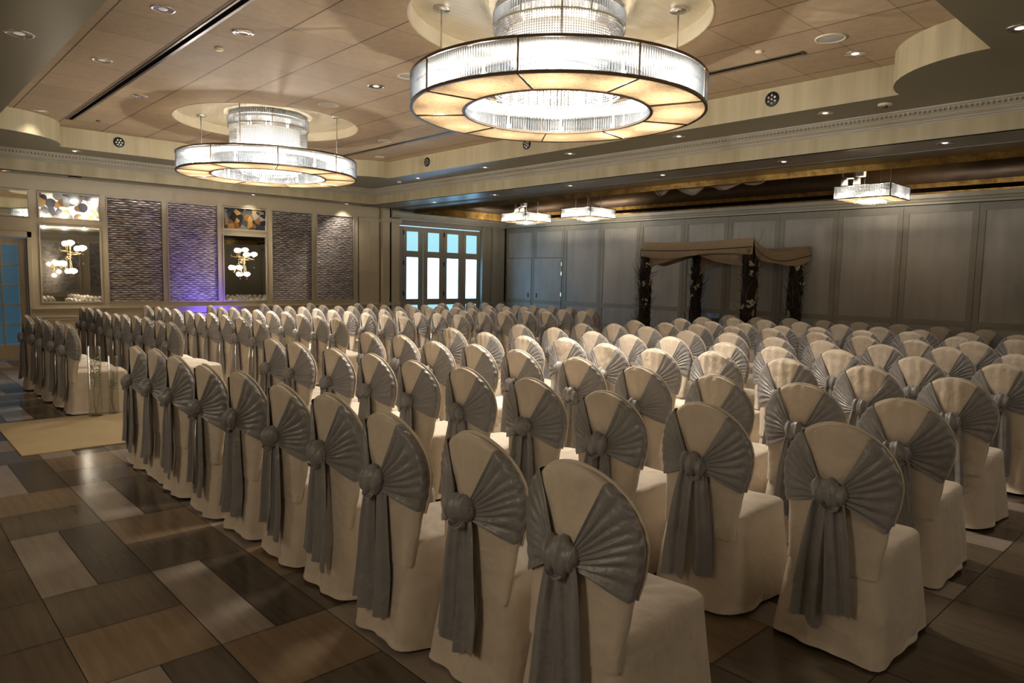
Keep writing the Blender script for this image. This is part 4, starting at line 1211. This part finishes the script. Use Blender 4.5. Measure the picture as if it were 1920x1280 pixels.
def make_chair(q):
    C, S, K, T0, T1 = VAR[q]
    t = empty('covered_chair', (0, 0, 0))
    for nm, me in (('cover', C), ('sash', S)):
        o = bpy.data.objects.new(nm, me); COL.objects.link(o); o.parent = t
    for nm, me in (('knot', K), ('tail', T0), ('tail', T1)):
        d = bpy.data.objects.new(nm, me); COL.objects.link(d); d.parent = o
    return t
ROWS_R = [
    [(0.58, -3.49), (0.63, -2.91), (0.56, -2.39), (0.60, -1.81), (0.60, -1.27), (0.58, -0.74), (0.55, -0.22), (0.54, 0.33), (0.55, 0.84), (0.54, 1.32)],
    [(1.96, -3.77), (1.91, -3.13), (1.88, -2.54), (1.87, -1.96), (1.84, -1.36), (1.83, -0.78), (1.82, -0.23), (1.80, 0.35), (1.75, 0.94), (1.78, 1.51)],
    [(3.05, -3.67), (3.09, -3.09), (3.01, -2.54), (2.98, -1.94), (2.98, -1.35), (2.92, -0.73), (2.90, -0.19), (2.88, 0.39), (2.89, 0.96), (2.88, 1.58)],
    [(4.27, -3.59), (4.25, -3.03), (4.22, -2.43), (4.19, -1.81), (4.17, -1.22), (4.14, -0.67), (4.12, -0.16), (4.10, 0.42), (4.08, 1.04), (4.05, 1.63)],
    [(5.46, -3.60), (5.42, -2.99), (5.39, -2.35), (5.36, -1.77), (5.33, -1.25), (5.31, -0.61), (5.28, -0.07), (5.25, 0.45), (5.23, 1.06), (5.20, 1.66)],
    [(6.69, -3.44), (6.65, -2.88), (6.60, -2.30), (6.56, -1.71), (6.52, -1.18), (6.48, -0.63), (6.44, -0.07), (6.41, 0.52), (6.36, 1.02), (6.33, 1.57)],
    [(7.69, -2.85), (7.66, -2.28), (7.63, -1.72), (7.60, -1.18), (7.57, -0.59), (7.54, -0.06), (7.51, 0.47), (7.49, 0.98), (7.46, 1.52)],
    [(8.80, -3.00), (8.76, -2.41), (8.73, -1.88), (8.69, -1.32), (8.66, -0.72), (8.63, -0.22), (8.60, 0.35), (8.57, 0.89), (8.53, 1.42)],
    [(9.82, -2.81), (9.76, -2.26), (9.72, -1.70), (9.66, -1.18), (9.62, -0.64), (9.57, -0.06), (9.50, 0.49), (9.47, 1.02), (9.42, 1.58)],
    [(10.87, -2.21), (10.83, -1.62), (10.78, -1.07), (10.73, -0.50), (10.70, 0.06), (10.66, 0.63), (10.61, 1.21), (10.57, 1.74)],
]
ROWS_L = [
    [(0.50, 6.15), (0.54, 5.59), (0.53, 5.05), (0.56, 4.52), (0.57, 3.99)],
    [(1.58, 8.26), (1.57, 7.79), (1.59, 7.32), (1.59, 6.84), (1.61, 6.38), (1.61, 5.93), (1.63, 5.45), (1.62, 4.96), (1.65, 4.49), (1.64, 4.02)],
    [(2.56, 8.29), (2.61, 7.84), (2.59, 7.38), (2.60, 6.92), (2.65, 6.46), (2.66, 6.03), (2.66, 5.56), (2.68, 5.09), (2.72, 4.62), (2.76, 4.14)],
    [(3.68, 8.41), (3.69, 7.92), (3.71, 7.43), (3.73, 6.95), (3.73, 6.45), (3.75, 5.96), (3.76, 5.45), (3.77, 4.96), (3.79, 4.45), (3.80, 3.93)],
    [(4.70, 8.44), (4.75, 7.96), (4.77, 7.48), (4.80, 6.98), (4.84, 6.52), (4.86, 6.00), (4.88, 5.49), (4.92, 5.00), (4.96, 4.50), (4.99, 4.00)],
    [(5.70, 8.45), (5.71, 7.94), (5.77, 7.43), (5.79, 6.95), (5.82, 6.44), (5.86, 5.95), (5.88, 5.44), (5.92, 4.94), (5.95, 4.44), (6.00, 3.94)],
    [(6.75, 8.37), (6.78, 7.88), (6.81, 7.41), (6.83, 6.92), (6.86, 6.44), (6.90, 5.96), (6.93, 5.48), (6.95, 4.99), (6.99, 4.51), (7.03, 4.02)],
    [(7.65, 7.76), (7.74, 7.29), (7.77, 6.81), (7.83, 6.34), (7.85, 5.86), (7.89, 5.39), (7.95, 4.92), (8.01, 4.43), (8.04, 3.95)],
    [(8.91, 8.22), (8.96, 7.70), (8.95, 7.18), (9.02, 6.67), (9.06, 6.15), (9.11, 5.64), (9.15, 5.13), (9.18, 4.61), (9.21, 4.11)],
    [(9.80, 8.26), (9.83, 7.76), (9.89, 7.25), (9.90, 6.73), (9.94, 6.22), (10.00, 5.71), (10.05, 5.21), (10.13, 4.69)],
]
ORD = ['first', 'second', 'third', 'fourth', 'fifth', 'sixth', 'seventh', 'eighth', 'ninth', 'tenth', 'eleventh', 'twelfth']
protos = [make_chair(q) for q in range(NV)]
used = [False] * NV
rnd = random.Random(11)
def place(x, y, q, label, group, sy=1.0, legs=False, rz=0.0, face=1):
    if not used[q]: t = protos[q]; used[q] = True
    else: t = copy_tree(protos[q])
    t.location = (x, y, 0); t.rotation_euler = (0, 0, rz); t.scale = (1, sy, rnd.uniform(.99, 1.02))
    tag(t, label, 'chair', group)
    return t
leg_jobs = []
for side, ROWS in (('R', ROWS_R), ('L', ROWS_L)):
    for i, row in enumerate(ROWS):
        n = len(row)
        if side == 'L' and i == 0: row = [(x + .02, y + .1) for x, y in row]
        for j, (x, y) in enumerate(row):
            from_aisle = n - 1 - j
            if side == 'R':
                # row lists run from the outer end to the aisle
                lab = 'sashed chair, %s from aisle in %s row from rear, block away from mirrored wall' % (ORD[from_aisle], ORD[i])
                grp = 'sashed chairs in the block away from the mirrored wall'; sy = .97 if i < 4 else .93
            else:
                lab = 'sashed chair, %s from aisle in %s row from rear, block beside mirrored wall' % (ORD[from_aisle], ORD[i])
                grp = 'sashed chairs in the block beside the mirrored wall'; sy = .87
            q = rnd.randrange(NV)
            rz = rnd.uniform(-.03, .03)
            c = place(x, y, q, lab, grp, sy, rz=rz)
            if side == 'R' and i < 3 and j < 2: leg_jobs.append(c)
for c in leg_jobs:
    for lx, ly in ((.03, -.185), (.03, .185), (.52, -.185), (.52, .185)):
        o = bpy.data.objects.new('leg', leg_me); COL.objects.link(o); o.parent = c; o.location = (lx, ly, 0)

# ------------------------------------------------------------------ aisle carpet
bm = bmesh.new(); box(bm, -0.12, 2.22, 0.0005, 11.0, 3.86, 0.012, .003)
tag(obj('aisle_carpet', bm, M['rug']), 'cream carpet runner lying on tiled floor along the aisle', 'rug')

# ------------------------------------------------------------------ glass vases with greenery
def vase(x, y, z0, h, r, full, lab, seed):
    rr = random.Random(seed)
    t = empty('glass_vase', (x, y, z0)); tag(t, lab, 'vase', 'glass cylinder vases along the aisle')
    g = bmesh.new(); lathe(g, [(.001, 0.0), (r, 0.0), (r, h), (r - .004, h), (r - .004, .02), (.001, .02)], 28); obj('glass', g, M['glass'], t, True)
    g = bmesh.new()
    for k in range(3):
        pts = [(0, 0, .03)]; px, py = rr.uniform(-.01, .01), rr.uniform(-.01, .01)
        for q in range(1, 7):
            px = max(-r * .6, min(r * .6, px + rr.uniform(-.02, .02))); py = max(-r * .6, min(r * .6, py + rr.uniform(-.02, .02))); pts.append((px, py, .03 + (h * .7) * q / 6))
        tube(g, pts, .0022, 5)
    obj('stem', g, M['twig'], t)
    g = bmesh.new()
    for k in range(170 if full else 90):
        z = h * (rr.uniform(.55, .84) if full else rr.uniform(.42, .60)); a = rr.uniform(0, 2 * PI); d = (r - .012) * math.sqrt(rr.random())
        if full and rr.random() < .25: z = h * rr.uniform(.40, .60)
        c = Vector((d * math.cos(a), d * math.sin(a), z)); u = Vector((rr.uniform(-1, 1), rr.uniform(-1, 1), rr.uniform(-1, 1))).normalized() * .011; v = u.orthogonal().normalized() * .005
        vs = [g.verts.new(c - u), g.verts.new(c + v), g.verts.new(c + u), g.verts.new(c - v)]; g.faces.new(vs)
    obj('greenery', g, M['leaf'], t)
for k, (x, tail) in enumerate(((.78, 'beside the rearmost row, by mirrored-wall block'), (3.0, 'beside the third row'), (5.33, 'beside the fifth row'), (7.3, 'beside the seventh row'), (9.33, 'beside the ninth row'))):
    vase(x, 3.75 if k == 0 else 3.66, .012, .77, .068, True, 'tall glass vase full of greenery, ' + tail, 40 + k)
    vase(x + .19, 3.79 if k == 0 else 3.68, .012, .65, .052, False, 'shorter glass vase with sparse greenery, ' + tail, 60 + k)
vase(5.13, 2.0, 0.012, .77, .068, True, 'tall glass vase of greenery on carpet, across the aisle by fifth row', 81)

# ------------------------------------------------------------------ wedding canopy on four branch-wrapped posts
canopy = empty('wedding_canopy', (11.9, 2.7, 0)); tag(canopy, 'cloth wedding canopy on four dark posts wrapped with branches and flowers', 'canopy')
PA, PB, PC, PD = (11.35, 4.22), (11.35, 1.78), (12.22, 3.50), (12.22, 1.30)
def world_obj(name, g, mat, parent, smooth=False):
    o = obj(name, g, mat, parent, smooth); o.location = -canopy.location if parent is canopy else (0, 0, 0); return o
for pi, ((x, y), h, r) in enumerate(((PA, 2.30, .125), (PB, 2.38, .13), (PC, 2.16, .11), (PD, 2.10, .125))):
    rr = random.Random(pi + 20)
    g = bmesh.new(); pts = []; rs = []
    for k in range(19):
        z = h * k / 18; pts.append((x + rr.uniform(-.012, .012), y + rr.uniform(-.012, .012) - .03 * (1 - z / h) * (1 if pi % 2 == 0 else -.2), z)); rs.append(r * rr.uniform(.86, 1.1) * (1.08 - .16 * z / h))
    tube(g, pts, rs, 14)
    for k in range(46):     # bark strips and vines
        a = rr.uniform(0, 2 * PI); z0 = rr.uniform(0, h * .8); L = rr.uniform(.25, .7); tws = rr.uniform(-1.6, 1.6); q = []
        for m in range(7):
            zz = min(h, z0 + L * m / 6); aa = a + tws * m / 6 + rr.uniform(-.1, .1); d = r * 1.02 + rr.uniform(0, .02); q.append((x + d * math.cos(aa), y + d * math.sin(aa), zz))
        tube(g, q, rr.uniform(.004, .010), 5)
    post = world_obj('post', g, M['bark'], canopy, True)
    g = bmesh.new()
    for k in range(56):
        a = rr.uniform(0, 2 * PI); z = rr.uniform(.3, h * .98); d = r; q = []; da = rr.uniform(-.25, .25); cur = rr.uniform(-.05, .05)
        out = rr.uniform(.012, .034); upz = rr.uniform(.0, .05)
        for m in range(8):
            q.append((x + d * math.cos(a), y + d * math.sin(a), z)); d += out * (1 if m < 4 else .4); a += da * .35 + cur; z += upz + rr.uniform(-.005, .02)
        tube(g, q, [.0065 - .0007 * m for m in range(8)], 4)
    world_obj('twigs', g, M['twig'], post)
    g = bmesh.new()
    for k in range(420):
        a = rr.uniform(0, 2 * PI); z = rr.uniform(.02, h * .97); d = r + rr.uniform(0, .035)
        c = Vector((x + d * math.cos(a), y + d * math.sin(a), z)); u = Vector((rr.uniform(-1, 1), rr.uniform(-1, 1), rr.uniform(-1, 1))).normalized() * rr.uniform(.012, .024); v = u.orthogonal().normalized() * .009
        g.faces.new([g.verts.new(c - u), g.verts.new(c + v), g.verts.new(c + u), g.verts.new(c - v)])
    tag(world_obj('leaves', g, M['moss'], post), kind='stuff')
    # flower clusters
    for k in range(13):
        a = rr.uniform(PI * .75, PI * 1.75) if k < 7 else rr.uniform(0, 2 * PI); z = rr.uniform(.5, h * .95); d = r + rr.uniform(.01, .05)
        g = bmesh.new()
        for m in range(rr.randrange(4, 9)):
            c = Vector((x + d * math.cos(a) + rr.uniform(-.03, .03), y + d * math.sin(a) + rr.uniform(-.04, .04), z + rr.uniform(-.06, .06)))
            for p in range(5):
                b = 2 * PI * p / 5 + rr.random(); n = Vector((math.cos(a), math.sin(a), .2)).normalized(); u = n.orthogonal().normalized(); v = n.cross(u)
                dr = (u * math.cos(b) + v * math.sin(b)); sdv = (u * -math.sin(b) + v * math.cos(b))
                g.faces.new([g.verts.new(c + n * .004), g.verts.new(c + dr * .018 + sdv * .013 + n * .008), g.verts.new(c + dr * .027 + n * .004), g.verts.new(c + dr * .018 - sdv * .013 + n * .008)])
        world_obj('blossom', g, M['petal'], post)
# canopy cloth: sagging roof with hanging edges
def edge_z(u, z0, z1, sag): return z0 + (z1 - z0) * u - sag * 4 * u * (1 - u)
def lerp2(a, b, u): return (a[0] + (b[0] - a[0]) * u, a[1] + (b[1] - a[1]) * u)
oA, oB, oC, oD = (PA[0] - .14, PA[1] + .0), (PB[0] - .14, PB[1] - .12), (PC[0] + .10, PC[1] + .14), (PD[0] + .10, PD[1] - .20)
ZA, ZBp, ZC, ZD = 2.42, 2.45, 2.32, 2.33
g = bmesh.new()
def roof(u, v):
    a = lerp2(oA, oB, u); b = lerp2(oC, oD, u); p = lerp2(a, b, v)
    z = (ZA * (1 - u) + ZBp * u) * (1 - v) + (ZC * (1 - u) + ZD * u) * v - .14 * math.sin(PI * u) * (.25 + .75 * math.sin(PI * v)) - .20 * math.sin(PI * v ** .75) * (.25 + .75 * abs(1 - 2 * u))
    return (p[0], p[1], z)
grid(g, roof, 26, 16)
def flap(P0, P1, zf, drop, wob, nrm, ph):
    def fn(u, v):
        p = lerp2(P0, P1, u); z = zf(u) - drop * v * (1 + .15 * math.sin(u * 7 + ph))
        o = .02 * v * math.sin(u * 16 + ph) + .03 * v
        return (p[0] + nrm[0] * o, p[1] + nrm[1] * o, z)
    grid(g, fn, 36, 8)
flap(oA, oB, lambda u: roof(u, 0)[2], .29, 1, (-1, 0), 0)
flap(oB, oD, lambda u: roof(1, u)[2], .27, 1, (0, -1), 2)
flap(oC, oD, lambda u: roof(u, 1)[2], .22, 1, (1, 0), 4)
flap(oA, oC, lambda u: roof(0, u)[2], .22, 1, (0, 1), 5)
world_obj('canopy_cloth', g, M['canopy'], canopy, True)
g = bmesh.new()
for P0, P1, fz, nrm in ((oA, oB, lambda u: roof(u, 0)[2], (-1, 0)), (oB, oD, lambda u: roof(1, u)[2], (0, -1))):
    def stripe(u, v):
        p = lerp2(P0, P1, u); z = fz(u) - .165 - .014 * v - .02 * math.sin(u * 7) * .15; return (p[0] + nrm[0] * .042, p[1] + nrm[1] * .042, z)
    grid(g, stripe, 36, 1)
world_obj('dark_stripe', g, M['bark'], canopy)
# sheer front drape in two swags tied at the middle and at the posts
g = bmesh.new()
def swag(a, b, zta, ztb, zla, zlm, zlb):
    def fn(u, v):
        y = a + (b - a) * u; zt = zta + (ztb - zta) * u
        zl = zla * (1 - u) ** 2 + 2 * zlm * u * (1 - u) + zlb * u * u
        return (11.32 + .02 * math.sin(v * 26 + u * 3) + .03 * v, y, zt + (zl - zt) * v)
    grid(g, fn, 22, 26)
swag(4.10, 2.98, 2.24, 2.20, 1.90, 2.05, 2.16); swag(2.98, 1.86, 2.20, 2.24, 2.16, 1.93, 1.94)
world_obj('sheer_drape', g, M['sheer'], canopy, True)
g = bmesh.new()
def hang(u, v): return (12.18 + .02 * math.sin(u * 20), 3.45 - .75 * u - .05 * v, 2.2 - v * (.36 * (1 - u) ** 1.6 + .10))
grid(g, hang, 16, 8); world_obj('side_drape', g, M['canopy'], canopy, True)

# ------------------------------------------------------------------ white drape bunched under the edge of the gold recess
g = bmesh.new()
DR = [(2.58, .02), (2.34, .17), (2.10, .06), (1.72, .21), (1.44, .09), (1.10, .17), (0.84, .09), (0.58, .14), (0.30, .02)]
def drop(y):
    for (a, da), (b, db) in zip(DR, DR[1:]):
        if b <= y <= a:
            k = (a - y) / (a - b); k = .5 - .5 * math.cos(PI * k); return da + (db - da) * k
    return .02
def dr(u, v):
    y = 2.58 - 2.28 * u; d = drop(y); a = PI * v
    return (9.17 + .11 * math.sin(a) * (.5 + d * 3) + .012 * math.sin(v * 30 + u * 25), y + .01 * math.sin(v * 19), 3.25 - d * (1 - math.cos(a)) * .5 - .008 * math.sin(u * 60 + v * 9))
grid(g, dr, 90, 18)
tag(obj('draped_fabric', g, M['swag'], None, True), 'pale fabric bunched in swags hanging from the edge of the gold recess', 'drapery')

# small table with a dark cloth and a blue print behind the canopy
t = empty('cloth_covered_table', (12.05, 2.55, 0)); tag(t, 'small table under charcoal cloth against the partition inside the wedding canopy', 'table')
g = bmesh.new(); box(g, -.22, -.42, .0, .22, .30, .86, .01); obj('tablecloth', g, M['dark_cloth'], t)
t = empty('propped_picture', (11.95, 2.88, .865)); tag(t, 'small blue and white picture propped on the dark covered table', 'picture')
g = bmesh.new(); box(g, -.006, -.14, .0, .006, .14, .10); obj('print', g, M['picture'], t)
g = bmesh.new(); box(g, .006, -.145, 0, .02, .145, .105); obj('backing', g, M['dark_cloth'], t)
